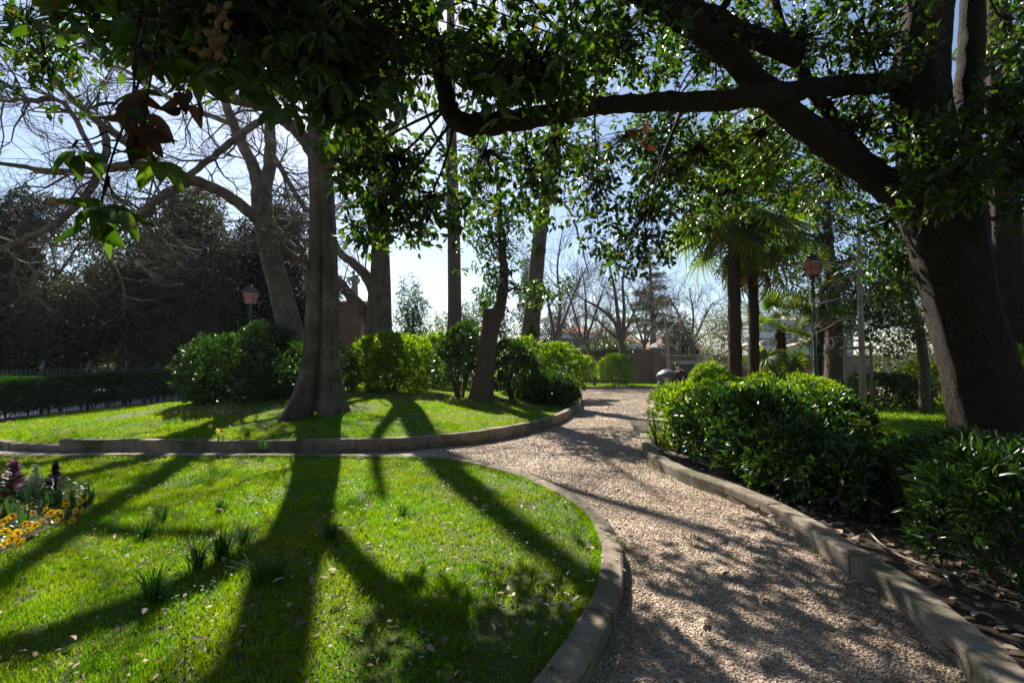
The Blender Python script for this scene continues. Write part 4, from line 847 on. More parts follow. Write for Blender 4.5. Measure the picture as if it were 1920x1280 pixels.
leafy_tree('small glossy green tree between the forked tree and the straight brown trunk', (-5.2, 24.5, .3), blob_set(-5.2, 24.5, 1.4, 5.3, 1.5, 1.3, 8), 9000, .12, 'leaf_laurel', [(-5.2, 24.5, .1, .15), (-5.15, 24.5, 2.5, .11), (-5.2, 24.5, 4.4, .05)])
leafy_tree('green bushy tree behind the lopped trunk', (-.9, 22.6, .3), blob_set(-.9, 22.6, 1.2, 4.6, 1.5, 1.2, 8), 8000, .12, 'leaf_laurel', [(-.9, 22.6, .1, .15), (-.9, 22.6, 2.2, .11), (-.9, 22.6, 3.8, .05)])
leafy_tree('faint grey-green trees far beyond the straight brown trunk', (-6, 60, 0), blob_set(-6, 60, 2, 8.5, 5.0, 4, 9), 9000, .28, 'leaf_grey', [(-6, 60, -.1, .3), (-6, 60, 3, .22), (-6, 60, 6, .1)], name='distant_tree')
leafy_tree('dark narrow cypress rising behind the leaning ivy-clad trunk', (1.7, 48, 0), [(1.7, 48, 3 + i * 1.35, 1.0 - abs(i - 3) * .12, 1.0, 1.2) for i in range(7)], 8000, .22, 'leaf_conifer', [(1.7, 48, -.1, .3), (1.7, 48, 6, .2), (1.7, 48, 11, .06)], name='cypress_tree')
leafy_tree('dark rounded evergreen far beyond the wall next to the small pale tree', (19.0, 52, 0), blob_set(19.0, 52, 1.5, 6.2, 3.6, 3, 8), 8000, .22, 'leaf_evergreen', [(19, 52, -.1, .25), (19, 52, 3, .2), (19, 52, 5, .08)])
leafy_tree('leafy branches of a tree peeping in beyond the trunk fork at the top', (17, 12.2, 0), blob_set(17, 12.2, 4.5, 11, 3.2, 2.2, 8), 9000, .13, 'leaf_laurel', [(18.5, 12.5, -.1, .3), (18, 12.4, 4, .22), (17.2, 12.3, 8, .1)])

# cedar
t = thing('cedar_tree', 'cedar with tiered drooping boughs beyond the brick wall', 'tree', (13.2, 44, 0)); mb = MB(); S = spline(np.array([(13.2, 44, -.1, .35), (13.25, 44, 5, .26), (13.1, 44, 9, .16), (13.0, 44, 12.6, .04)]), 5); mb.tube(S[:, :3], S[:, 3], 10)
Pc = []
for i in range(46):
    z = rng.uniform(2.4, 12.3); a = rng.random() * 6.28; L_ = (1 - (z - 2.4) / 11.5) * 4.0 + .5; L_ *= rng.uniform(.6, 1.1)
    p0 = np.array([13.15, 44, z]); e = p0 + np.array([math.cos(a) * L_, math.sin(a) * L_, -.12 * L_ + .1]); m = (p0 + e) / 2 + np.array([0, 0, .18 * L_ * .5])
    s = spline([p0, m, e], 6); mb.tube(s, np.linspace(.06, .015, len(s)), 5, cap=False)
    k = int(L_ * 11); f = rng.uniform(.25, 1, k); q = s[(f * (len(s) - 1)).astype(int)] + rng.normal(0, 1, (k, 3)) * np.array([.35, .35, .06]); Pc.append(q)
mb.build('trunk', 'bark_brown', t, True); C = np.vstack(Pc); P_, D_, N_, L_ = clusters(C, rv(len(C)) * np.array([1, 1, .2]), 8, .30, .2, .8, -.1)
leaves('crown', P_, D_, N_, L_, L_ * .22, 'leaf_conifer', t)

# bare background trees
RMIN[0] = .0085
def bare_tree(label, base, trunk, stems, kids, L_, mat='twig', name='bare_tree', n_tw=9, up=.12, rmax=.03, lab_cat='tree'):
    t = thing(name, label, lab_cat, base); mb = MB(); S = spline(np.array(trunk, float), 5); mb.tube(S[:, :3], S[:, 3], 9); mb.build('trunk', mat, t, True)
    tw = MB()
    for s in stems:
        b = MB(); q = spline(np.array(s, float), 5); b.tube(q[:, :3], q[:, 3], 7); b.build('branch', mat, t, True); twigs_on(tw, q, n_tw, L_, kids, .15, up, rmax)
    tw.build('twigs', mat, t)['kind'] = 'stuff'; return t
def wr(px, py, d, r): return (*W(px, py, d), r)
d = 33.0
bare_tree('bare spreading tree growing behind the brick wall above the topiary bush', W(1168, 722, d), [wr(1168, 722, d, .3), wr(1168, 660, d, .24), wr(1165, 642, d, .22)],
    [[wr(1166, 645, d, .18), wr(1150, 600, d, .13), wr(1120, 575, d, .10), wr(1085, 555, d, .06), wr(1060, 520, d, .03)], [wr(1165, 645, d, .18), wr(1158, 590, d, .14), wr(1152, 540, d, .1), wr(1140, 490, d, .05), wr(1130, 450, d, .02)],
     [wr(1168, 640, d, .17), wr(1170, 580, d, .12), wr(1168, 520, d, .08), wr(1185, 470, d, .03)], [wr(1164, 640, d, .13), wr(1135, 615, d, .09), wr(1105, 590, d, .06), wr(1070, 600, d, .03)], [wr(1168, 630, d, .12), wr(1182, 600, d, .08), wr(1200, 560, d, .05), wr(1215, 520, d, .02)]], (5, 4), 2.4, n_tw=14)
d = 29.0
bare_tree('small pale bare tree with spreading fork in front of the brick wall', W(1254, 726, d), [wr(1254, 726, d, .12), wr(1253, 680, d, .11), wr(1250, 640, d, .10), wr(1249, 628, d, .1)],
    [[wr(1249, 630, d, .07), wr(1236, 618, d, .05), wr(1222, 622, d, .03), wr(1215, 632, d, .015)], [wr(1250, 630, d, .07), wr(1262, 610, d, .05), wr(1275, 600, d, .035), wr(1290, 590, d, .02)], [wr(1249, 628, d, .06), wr(1246, 600, d, .04), wr(1240, 575, d, .02)], [wr(1252, 640, d, .05), wr(1240, 630, d, .03), wr(1228, 640, d, .02)]], (4, 3), 1.0, 'bark_pale', n_tw=7)
d = 31.0
bare_tree('thin bare saplings before the pale house', W(1112, 722, d), [wr(1115, 722, d, .10), wr(1110, 680, d, .09), wr(1098, 640, d, .07)],
    [[wr(1098, 640, d, .06), wr(1082, 625, d, .05), wr(1070, 600, d, .03), wr(1062, 570, d, .015)], [wr(1105, 660, d, .06), wr(1100, 610, d, .04), wr(1095, 560, d, .02)], [wr(1112, 690, d, .06), wr(1115, 650, d, .045), wr(1125, 625, d, .03), wr(1130, 600, d, .015)]], (4, 4), 1.3, n_tw=10)
d = 38.0
bare_tree('hazy bare tree beyond the mound beside the leaning trunk', W(1040, 700, d), [wr(1042, 715, d, .3), wr(1042, 640, d, .24)],
    [[wr(1042, 645, d, .18), wr(1030, 580, d, .12), wr(1015, 520, d, .07), wr(1000, 470, d, .03)], [wr(1042, 645, d, .18), wr(1050, 570, d, .12), wr(1045, 500, d, .08), wr(1055, 430, d, .03)], [wr(1042, 640, d, .15), wr(1065, 580, d, .1), wr(1085, 530, d, .06), wr(1110, 480, d, .03)]], (6, 4), 2.8, n_tw=14)
d = 24.0
for (lab, x, hh) in (('brown leafless tangled tree in front of the broad dark evergreen', 240, 380), ('brown leafless tangled tree by the picture-edge end of the hedge', 60, 420)):
    bare_tree(lab, W(x, 735, d), [wr(x, 735, d, .16), wr(x, 640, d, .13), wr(x + 5, 560, d, .10)],
        [[wr(x, 600, d, .08), wr(x - 40, 520, d, .06), wr(x - 80, 450, d, .04), wr(x - 120, hh, d, .02)], [wr(x, 560, d, .08), wr(x + 10, 480, d, .06), wr(x - 10, 420, d, .04), wr(x, hh - 40, d, .02)], [wr(x, 580, d, .08), wr(x + 60, 500, d, .06), wr(x + 110, 430, d, .04), wr(x + 160, hh, d, .02)], [wr(x, 600, d, .07), wr(x + 90, 560, d, .05), wr(x + 180, 520, d, .03)], [wr(x, 600, d, .07), wr(x - 60, 580, d, .05), wr(x - 130, 540, d, .03)]], (5, 4), 2.4, 'bark_plane', n_tw=13, up=-.02)

RMIN[0] = .012
for (lab, x, d, top) in (('hazy bare tree beyond the pale house roof', 1095, 50, 500), ('hazy bare tree between the cedar and the bare spreading tree', 1208, 54, 520), ('hazy bare tree beyond the dark rounded evergreen', 1296, 46, 540)):
    bare_tree(lab, W(x, 706, d), [wr(x, 712, d, .28), wr(x, 665, d, .22), wr(x, 645, d, .2)],
        [[wr(x, 650, d, .16), wr(x - 22, (645 + top) / 2, d, .1), wr(x - 40, top + 20, d, .04)], [wr(x, 650, d, .16), wr(x + 4, (645 + top) / 2, d, .1), wr(x - 4, top, d, .04)], [wr(x, 650, d, .16), wr(x + 26, (645 + top) / 2, d, .1), wr(x + 42, top + 25, d, .04)], [wr(x, 645, d, .1), wr(x - 30, 620, d, .07), wr(x - 52, 600, d, .03)], [wr(x, 645, d, .1), wr(x + 30, 625, d, .07), wr(x + 55, 605, d, .03)]], (5, 4), 3.0, n_tw=11)
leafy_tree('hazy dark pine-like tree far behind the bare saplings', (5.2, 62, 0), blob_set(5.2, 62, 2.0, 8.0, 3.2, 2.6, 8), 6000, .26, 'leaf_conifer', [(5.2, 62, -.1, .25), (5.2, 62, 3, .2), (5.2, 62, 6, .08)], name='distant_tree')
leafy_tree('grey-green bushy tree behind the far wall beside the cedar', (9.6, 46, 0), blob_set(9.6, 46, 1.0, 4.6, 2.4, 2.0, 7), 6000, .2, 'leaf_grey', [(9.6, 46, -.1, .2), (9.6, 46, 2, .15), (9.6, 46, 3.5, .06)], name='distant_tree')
RMIN[0] = .004
# staked young tree
d = 11.3
t = bare_tree('young tree with sunlit bare twigs held between two stakes', W(1618, 802, d), [wr(1618, 805, d, .075), wr(1617, 700, d, .07), wr(1614, 600, d, .06), wr(1612, 520, d, .05), wr(1610, 420, d, .035), wr(1608, 330, d, .015)],
    [[wr(1614, 640, d, .02), wr(1590, 636, d - .2, .015), wr(1572, 632, d - .3, .01), wr(1555, 634, d - .4, .006)], [wr(1614, 600, d, .022), wr(1580, 598, d - .2, .017), wr(1550, 615, d - .3, .012), wr(1520, 628, d - .4, .007)], [wr(1613, 560, d, .022), wr(1575, 560, d - .2, .016), wr(1540, 568, d - .3, .012), wr(1500, 568, d - .4, .007)],
     [wr(1613, 590, d, .02), wr(1625, 560, d, .016), wr(1650, 545, d, .011), wr(1690, 540, d, .007)], [wr(1612, 540, d, .02), wr(1590, 520, d - .1, .015), wr(1565, 528, d - .3, .008)], [wr(1611, 500, d, .02), wr(1570, 495, d - .2, .015), wr(1530, 490, d - .4, .012), wr(1480, 500, d - .5, .006)], [wr(1612, 520, d, .02), wr(1640, 500, d, .014), wr(1670, 505, d, .008)]], (3, 2), .55, 'bark_pale', name='young_tree', n_tw=5, up=0, rmax=.009)
t2 = thing('tree_stake_frame', 'pair of wooden stakes with a crossbar around the young tree', 'tree support', W(1612, 805, d))
for x, xb in ((1584, 1588), (1632, 1638)):
    MB().tube([W(xb, 812, d), W((x + xb) / 2, 730, d), W(x, 645, d)], [.035, .034, .032], 8).build('stake', 'wood_stake', t2, True)
a, b = W(1576, 653, d - .06), W(1640, 651, d - .06); MB().tube([a, (a + b) / 2, b], [.035, .036, .035], 8).build('crossbar', 'wood_stake', t2, True)
a, b = W(1600, 672, d - .1), W(1634, 672, d - .1)

# palms
def frond_mesh(name, mat, petiole=.8, rad=.68, nseg=34, droop=.35, span=R(290)):
    V, Fs, var = [], [], []
    def strip(pts, ws, nrm):
        k = len(V); vr = rng.random()
        for p, w_ in zip(pts, ws): V.append(p - nrm * w_); V.append(p + nrm * w_); var.extend([vr, vr])
        for i in range(len(pts) - 1): Fs.append((k + 2 * i, k + 2 * i + 1, k + 2 * i + 3, k + 2 * i + 2))
    pp = [np.array([0, petiole * s, .04 * math.sin(s * 3)]) for s in (0, .5, 1)]; strip(pp, [.016, .012, .01], np.array([1, 0, 0])); strip(pp, [.012, .01, .008], np.array([0, 0, 1]))
    c = pp[-1]
    for i in range(nseg):
        th = (i / (nseg - 1) - .5) * span; L_ = rad * (1 - .3 * (abs(th) / (span / 2)) ** 2) * rng.uniform(.9, 1.08); dv = np.array([math.sin(th), math.cos(th), 0]); s_ = np.array([math.cos(th), -math.sin(th), 0])
        s_ = unit(s_ + np.array([0, 0, .5 * (-1) ** i])); dr = droop * rng.uniform(.5, 1.4)
        pts = [c + dv * L_ * f + np.array([0, 0, .10 * f - dr * max(0, f - .45) ** 1.6 * 1.6 * L_]) for f in (0, .25, .5, .78, 1)]
        strip(pts, [.006, .016, .019, .012, .002], s_)
    o = np_mesh(name, V, Fs, mat, None, var); COL.objects.unlink(o); return o.data
FR = [frond_mesh('frond', 'leaf_palm', droop=dr) for dr in (.25, .45, .7)]; FRD = [frond_mesh('dry_frond', 'leaf_dead', droop=.9, span=R(180))]
def palm(label, base, top, r, nfr, rad, dead=8, hair=1500, sizes=(.9, 1.15)):
    t = thing('fan_palm', label, 'palm', base); mb = MB(); S = spline(np.array([(*base, r * 1.1), (*((np.array(base) * .5 + np.array(top) * .5) + rng.normal(0, .03, 3)), r), (*top, r * .85)]), 12)
    S[0, 2] -= .1; mb.tube(S[:, :3], S[:, 3], 18, lambda i, th: 1 + .10 * np.sin(i * 2.2 + th * 3) + rng.normal(0, .03, 18)); mb.build('trunk', 'bark_palm', t, True)
    i = rng.integers(0, len(S) - 1, hair); f = rng.random((hair, 1)); P0 = S[i, :3] * (1 - f) + S[i + 1, :3] * f; a = rng.random(hair) * 6.28; O = np.stack([np.cos(a), np.sin(a), np.zeros(hair)], 1)
    leaves('fibre', P0 + O * (r * .9), unit(O + np.array([0, 0, -.6]) + rv(hair) * .5), rv(hair), rng.uniform(.04, .11, hair), .012, 'bark_palm', t)
    off = world_loc(t)
    def put(name, me, yaw, pitch, sc, z):
        o = bpy.data.objects.new(name, me); COL.objects.link(o); o.parent = t; o.location = Vector([float(c) for c in (np.array(top) + np.array([0, 0, z]) - off)])
        o.rotation_euler = Euler((pitch, rng.normal(0, .25), yaw), 'XYZ'); o.scale = (sc,) * 3
    for k in range(nfr):
        f = k / nfr; put('frond', FR[0 if f < .3 else (1 if f < .65 else 2)], k * 2.39996 + rng.normal(0, .15), R(70 - 142 * f + rng.normal(0, 7)), rad * rng.uniform(*sizes), .1 - .5 * f)
    for k in range(dead): put('dry_frond', FRD[0], rng.random() * 6.28, R(rng.uniform(-80, -60)), rad * rng.uniform(.8, 1.0), rng.uniform(-.7, -.3))
    return t
b = W(1379, 770, 16.0); palm('taller fan palm, nearer of the two dark trunks', (b[0], b[1], .02), W(1374, 355, 16.0), .20, 34, 1.85, 1)
b = W(1413, 768, 16.6); palm('fan palm with the slimmer trunk close beside the taller one', (b[0], b[1], .02), W(1408, 410, 16.6), .165, 30, 1.85, 2)
b = W(1468, 752, 19.5); palm('short young fan palm between the palm pair and the lamp post', (b[0], b[1], .02), W(1462, 618, 19.5), .2, 18, 1.45, 3, 500)
b = W(1534, 760, 17.5); palm('fan palm whose drooping frond hangs behind the lamp lantern', (b[0] + .35, b[1] + .6, .02), W(1545, 535, 18.1), .12, 10, 1.1, 2, 300)

# ------------------------------------------------------------------ street lamps
def lamp_post(label, base, zl, s=1.0):
    """zl: height of the lantern's underside"""
    t = thing('street_lamp', label, 'street lamp', base, 'street lamps of the park'); x, y, z = base
    MB().lathe(x, y, [(.17, z - .05), (.17, z + .12), (.13, z + .16), (.12, z + .5), (.15, z + .54), (.15, z + .6), (.10, z + .66), (.085, z + 1.1), (.11, z + 1.13), (.11, z + 1.18), (.07, z + 1.24), (.06, z + 1.6), (.075, z + 1.63), (.055, z + 1.68), (.048, zl - .55), (.065, zl - .52), (.04, zl - .46), (.035, zl - .14), (.06, zl - .1), (.075, zl - .02), (.05, zl)], 18).build('post', 'metal_green', t, True)
    mb = MB()
    for k in range(4):
        a = k * math.pi / 2 + math.pi / 4; c, sn = math.cos(a), math.sin(a); mb.tube(spline([(x + c * .03, y + sn * .03, zl - .42), (x + c * .12, y + sn * .12, zl - .3), (x + c * .15, y + sn * .15, zl - .08), (x + c * .13, y + sn * .13, zl)], 4), .011, 6)
    mb.build('scroll_bracket', 'metal_green', t, True)
    w0, w1, h = .145 * s, .235 * s, .5 * s; zz = zl + .02
    fr = MB(); fr.lathe(x, y, [(w0 * 1.3, zl - .01), (w0 * 1.35, zz + .015)], 4)
    cs = [(1, 1), (-1, 1), (-1, -1), (1, -1)]
    for (a, b_) in cs: fr.tube([(x + a * w0, y + b_ * w0, zz), (x + a * w1, y + b_ * w1, zz + h)], [.014, .014], 6)
    for k in range(4):
        (a, b_), (a2, b2) = cs[k], cs[(k + 1) % 4]
        for (w, q) in ((w0, zz), (w1, zz + h), ((w0 + w1) / 2, zz + h / 2)): fr.tube([(x + a * w, y + b_ * w, q), (x + a2 * w, y + b2 * w, q)], [.010, .010], 5)
    fr.build('lantern_frame', 'metal_dark', t)
    for k in range(4):
        (a, b_), (a2, b2) = cs[k], cs[(k + 1) % 4]; i = .97
        MB().add([(x + a * w0 * i, y + b_ * w0 * i, zz + .005), (x + a2 * w0 * i, y + b2 * w0 * i, zz + .005), (x + a2 * w1 * i, y + b2 * w1 * i, zz + h - .005), (x + a * w1 * i, y + b_ * w1 * i, zz + h - .005)], [(0, 1, 2, 3)]).build('pane', 'lantern_glass', t)
    zt = zz + h
    MB().lathe(x, y, [(w1 * 1.52, zt + .005), (w1 * 1.55, zt + .03), (w1 * 1.1, zt + .09), (w1 * .75, zt + .12), (w1 * .72, zt + .17), (w1 * .8, zt + .18), (w1 * .4, zt + .25), (.02, zt + .28), (.03, zt + .31), (.005, zt + .35)], 12).build('lantern_roof', 'metal_dark', t, True)
    return t
b = W(1531, 770, 15.5); lamp_post('green lamp post with pink lantern rising behind the sunlit hedge', (b[0], b[1], .03), W(1529, 518, 15.5)[2], .9)
b = W(465, 760, 19.0); lamp_post('street lamp with pink lantern above the spreading shrub', (b[0], b[1], mound_z(b[0], b[1])), W(465, 571, 19.0)[2], .95)

# ------------------------------------------------------------------ fence along the long hedge
t = thing('spiked_fence', 'dark green spiked iron fence behind the long hedge', 'fence', (-14.75, 16, 0))
for k in range(7):
    y = 11.6 + k * 1.6; MB().lathe(-14.75, y, [(.05, -.05), (.05, 1.38), (.07, 1.40), (.05, 1.44), (.035, 1.47), (.06, 1.53), (.045, 1.60), (.008, 1.68)], 10).build('post', 'metal_green', t, True)
for z in (.2, 1.05, 1.22): MB().box(-14.765, -14.735, 10.4, 22.2, z, z + .03).build('rail', 'metal_green', t)
bar = None
for k in range(88):
    y = 10.55 + k * .133
    if bar is None:
        bar = MB().lathe(-14.75, y, [(.011, .02), (.011, 1.28), (.026, 1.31), (.004, 1.42)], 6).build('bar', 'metal_green', t); y0 = y
    else:
        o = bar.copy(); COL.objects.link(o); o.location.y = y - y0

# ------------------------------------------------------------------ brick wall, piers, statue
WY = 37.2
t = thing('brick_wall', 'long old brick boundary wall at the end of the path', 'wall', (12, WY, 0))
zt = W(1150, 657, WY)[2]
x0, x1, x2 = W(1085, 660, WY)[0], W(1222, 660, WY)[0], W(1760, 660, WY)[0]; zlow = W(1400, 667, WY)[2]
MB().box(x0, x1, WY, WY + .45, -.06, zt).build('wall_panel', 'brick', t)
MB().box(x0 - .05, x1 + .05, WY - .05, WY + .5, zt + .003, zt + .1).build('coping', 'stone_dark', t)
MB().box(x1 + .72, x2, WY + .02, WY + .43, -.06, zlow).build('wall_panel', 'brick', t)
MB().box(x1 + .76, x2, WY - .04, WY + .49, zlow + .003, zlow + .09).build('coping', 'stone_pale', t)
MB().box(x1 + .02, x1 + .70, WY - .14, WY + .58, -.06, zt + .16).build('pier', 'brick', t)
MB().lathe(x1 + .36, WY + .2, [(.62, zt + .163), (.62, zt + .26), (.3, zt + .5), (.1, zt + .6), (.03, zt + .62)], 4).build('pier_cap', 'stone_pale', t)
MB().box(W(1262, 680, WY)[0], W(1330, 680, WY)[0], WY - .05, WY + .015, .05, W(1300, 682, WY)[2]).build('gate_panel', 'gate_dark', t)
MB().box(W(1258, 680, WY)[0], W(1334, 680, WY)[0], WY - .12, WY - .055, W(1300, 682, WY)[2] - .02, W(1300, 676, WY)[2]).build('lintel', 'stone_pale', t)
MB().box(W(1602, 680, WY)[0], W(1730, 680, WY)[0], WY - .05, WY + .015, .05, W(1600, 686, WY)[2]).build('gate_panel', 'gate_dark', t)
t = tag(MB().box(W(1101, 693, WY)[0], W(1109, 693, WY)[0], WY - .05, WY - .012, W(1100, 701, WY)[2], W(1100, 691, WY)[2]).build('notice_plate', 'plate_white', None, at=W(1105, 701, WY)), 'small white notice plate on the brick wall beside the red bench', 'sign')
C = np.vstack([np.array([*W(x, y, WY)]) + rng.normal(0, 1, (n, 3)) * np.array([s, .25, s * .45]) for (x, y, n, s) in ((1125, 657, 60, .6), (1150, 655, 90, .8), (1172, 652, 60, .6), (1140, 664, 40, .8))])
P_, D_, N_, L_ = clusters(C, rv(len(C)), 7, .16, .18, .4, .1)
tag(leaves('ivy_clump', P_, D_, N_, L_, L_ * .8, 'ivy'), 'ivy spilling over the top of the brick wall above the topiary bush', 'ivy')
def pier(label, px0, px1, ptop, d, statue=False):
    x0, x1 = W(px0, 600, d)[0], W(px1, 600, d)[0]; z = W(px0, ptop, d)[2]; w = x1 - x0; cx = (x0 + x1) / 2
    t = thing('brick_pier', label, 'pillar', (cx, d, 0))
    MB().box(x0, x1, d - w / 2, d + w / 2, -.06, z - .35).build('shaft', 'brick', t)
    MB().box(x0 - .12, x1 + .12, d - w / 2 - .12, d + w / 2 + .12, z - .347, z - .2).build('cornice', 'stone_dark', t)
    MB().lathe(cx, d, [(w * .7, z - .197), (w * .62, z - .1), (w * .38, z)], 4).build('cap', 'stone_dark', t)
    return cx, z, w
cx, z, w = pier('broad old brick gate pier between the plane trunk and the forked tree', 642, 684, 562, 29)
dS = 29.0
t = thing('stone_statue', 'weathered stone statue standing on the brick gate pier', 'statue', (cx, dS, z))
mb = MB(); mb.lathe(cx, dS, [(.34, z + .002), (.34, z + .12), (.28, z + .15)], 8); mb.build('plinth', 'stone_dark', t)
mb = MB(); mb.tube([(cx, dS, z + .15), (cx + .02, dS, z + .6), (cx + .05, dS, z + .95), (cx, dS, z + 1.25), (cx, dS, z + 1.45), (cx - .02, dS, z + 1.52)], [.27, .22, .17, .22, .19, .07], 14, lambda i, th: 1 + .10 * np.cos(7 * th + i) * (i < 3))
mb.tube([(cx - .02, dS, z + 1.5), (cx - .03, dS - .01, z + 1.6)], [.07, .07], 10); mb.ball((cx - .04, dS - .02, z + 1.70), (.10, .115, .135))
mb.tube(spline([(cx + .18, dS, z + 1.4), (cx + .32, dS, z + 1.15), (cx + .17, dS - .1, z + .95)], 4), np.linspace(.075, .05, 9), 8); mb.tube(spline([(cx - .18, dS, z + 1.4), (cx - .33, dS, z + 1.12), (cx - .15, dS - .12, z + .9)], 4), np.linspace(.075, .05, 9), 8)
mb.build('figure', 'stone_dark', t, True)
pier('narrow brick pier glimpsed beside the leaning plane tree', 552, 566, 578, 27)

# low dark garden wall behind the fence
tag(MB().box(-60, -15.5, 33, 33.4, -.06, 3.4).build('garden_wall', 'brick', None, at=(-25, 33, 0)), 'shaded brick wall behind the dark evergreens', 'wall')

# ------------------------------------------------------------------ bench, slab bench, bin
b = W(1080, 722, 29.2); x, y = b[0] - .2, b[1]
t = thing('park_bench', 'red slatted park bench by the end of the path', 'bench', (x, y, 0))
for k in range(5):
    z = .46 + k * .085; MB().box(x - .75, x + .75, y + .22 + k * .025, y + .25 + k * .025, z, z + .07).build('back_slat', 'bench_red', t)
for k in range(4): MB().box(x - .75, x + .75, y - .22 + k * .1, y - .14 + k * .1, .41, .44).build('seat_slat', 'bench_red', t)
for sx in (-.6, .6):
    mb = MB(); mb.tube([(x + sx, y - .2, 0), (x + sx, y - .2, .405)], [.025, .025], 8); mb.tube(spline([(x + sx, y + .18, 0), (x + sx, y + .21, .4), (x + sx, y + .30, .62), (x + sx, y + .36, .88)], 4), .024, 8); mb.tube([(x + sx, y - .2, .385), (x + sx, y + .2, .385)], [.02, .02], 8); mb.build('leg', 'metal_dark', t, True)
b = W(668, 712, 19.6); x, y, z = b[0], b[1], mound_z(b[0], b[1])
t = thing('stone_bench', 'low stone slab bench between the plane trunk and the round shrub', 'bench', (x, y, z))
MB().box(x - .75, x + .75, y - .2, y + .2, z + .34, z + .43).build('seat', 'stone_pale', t)
for sx in (-.5, .5): MB().box(x + sx - .09, x + sx + .09, y - .15, y + .15, z - .05, z + .337).build('leg', 'stone_pale', t)
b = W(1251, 752, 17.2); x, y = b[0], b[1]; zt = W(1251, 692, 17.2)[2]
t = thing('litter_bin', 'grey-green litter bin with pointed hood behind the hedge end', 'litter bin', (x, y, 0))
w = .33; mb = MB()
mb.lathe(x, y, [(w * .9, 0), (w * .95, .05), (w, .87), (w * 1.02, .90)], 20); mb.build('body', 'bin_paint', t, True)
mb = MB(); mb.lathe(x, y, [(w * .93, .901), (w * .93, .92)], 20); mb.build('liner', 'bin_dark', t)
for k in range(4):
    a = k * math.pi / 2 + .6; MB().box(x + math.cos(a) * w - .03, x + math.cos(a) * w + .03, y + math.sin(a) * w - .02, y + math.sin(a) * w + .02, .90, zt - .25).build('hood_post', 'bin_paint', t)
MB().lathe(x, y, [(w * 1.13, zt - .30), (w * 1.15, zt - .22), (w * .95, zt - .13), (w * .5, zt - .03), (w * .15, zt), (.01, zt + .01)], 20).build('hood', 'bin_paint', t, True)

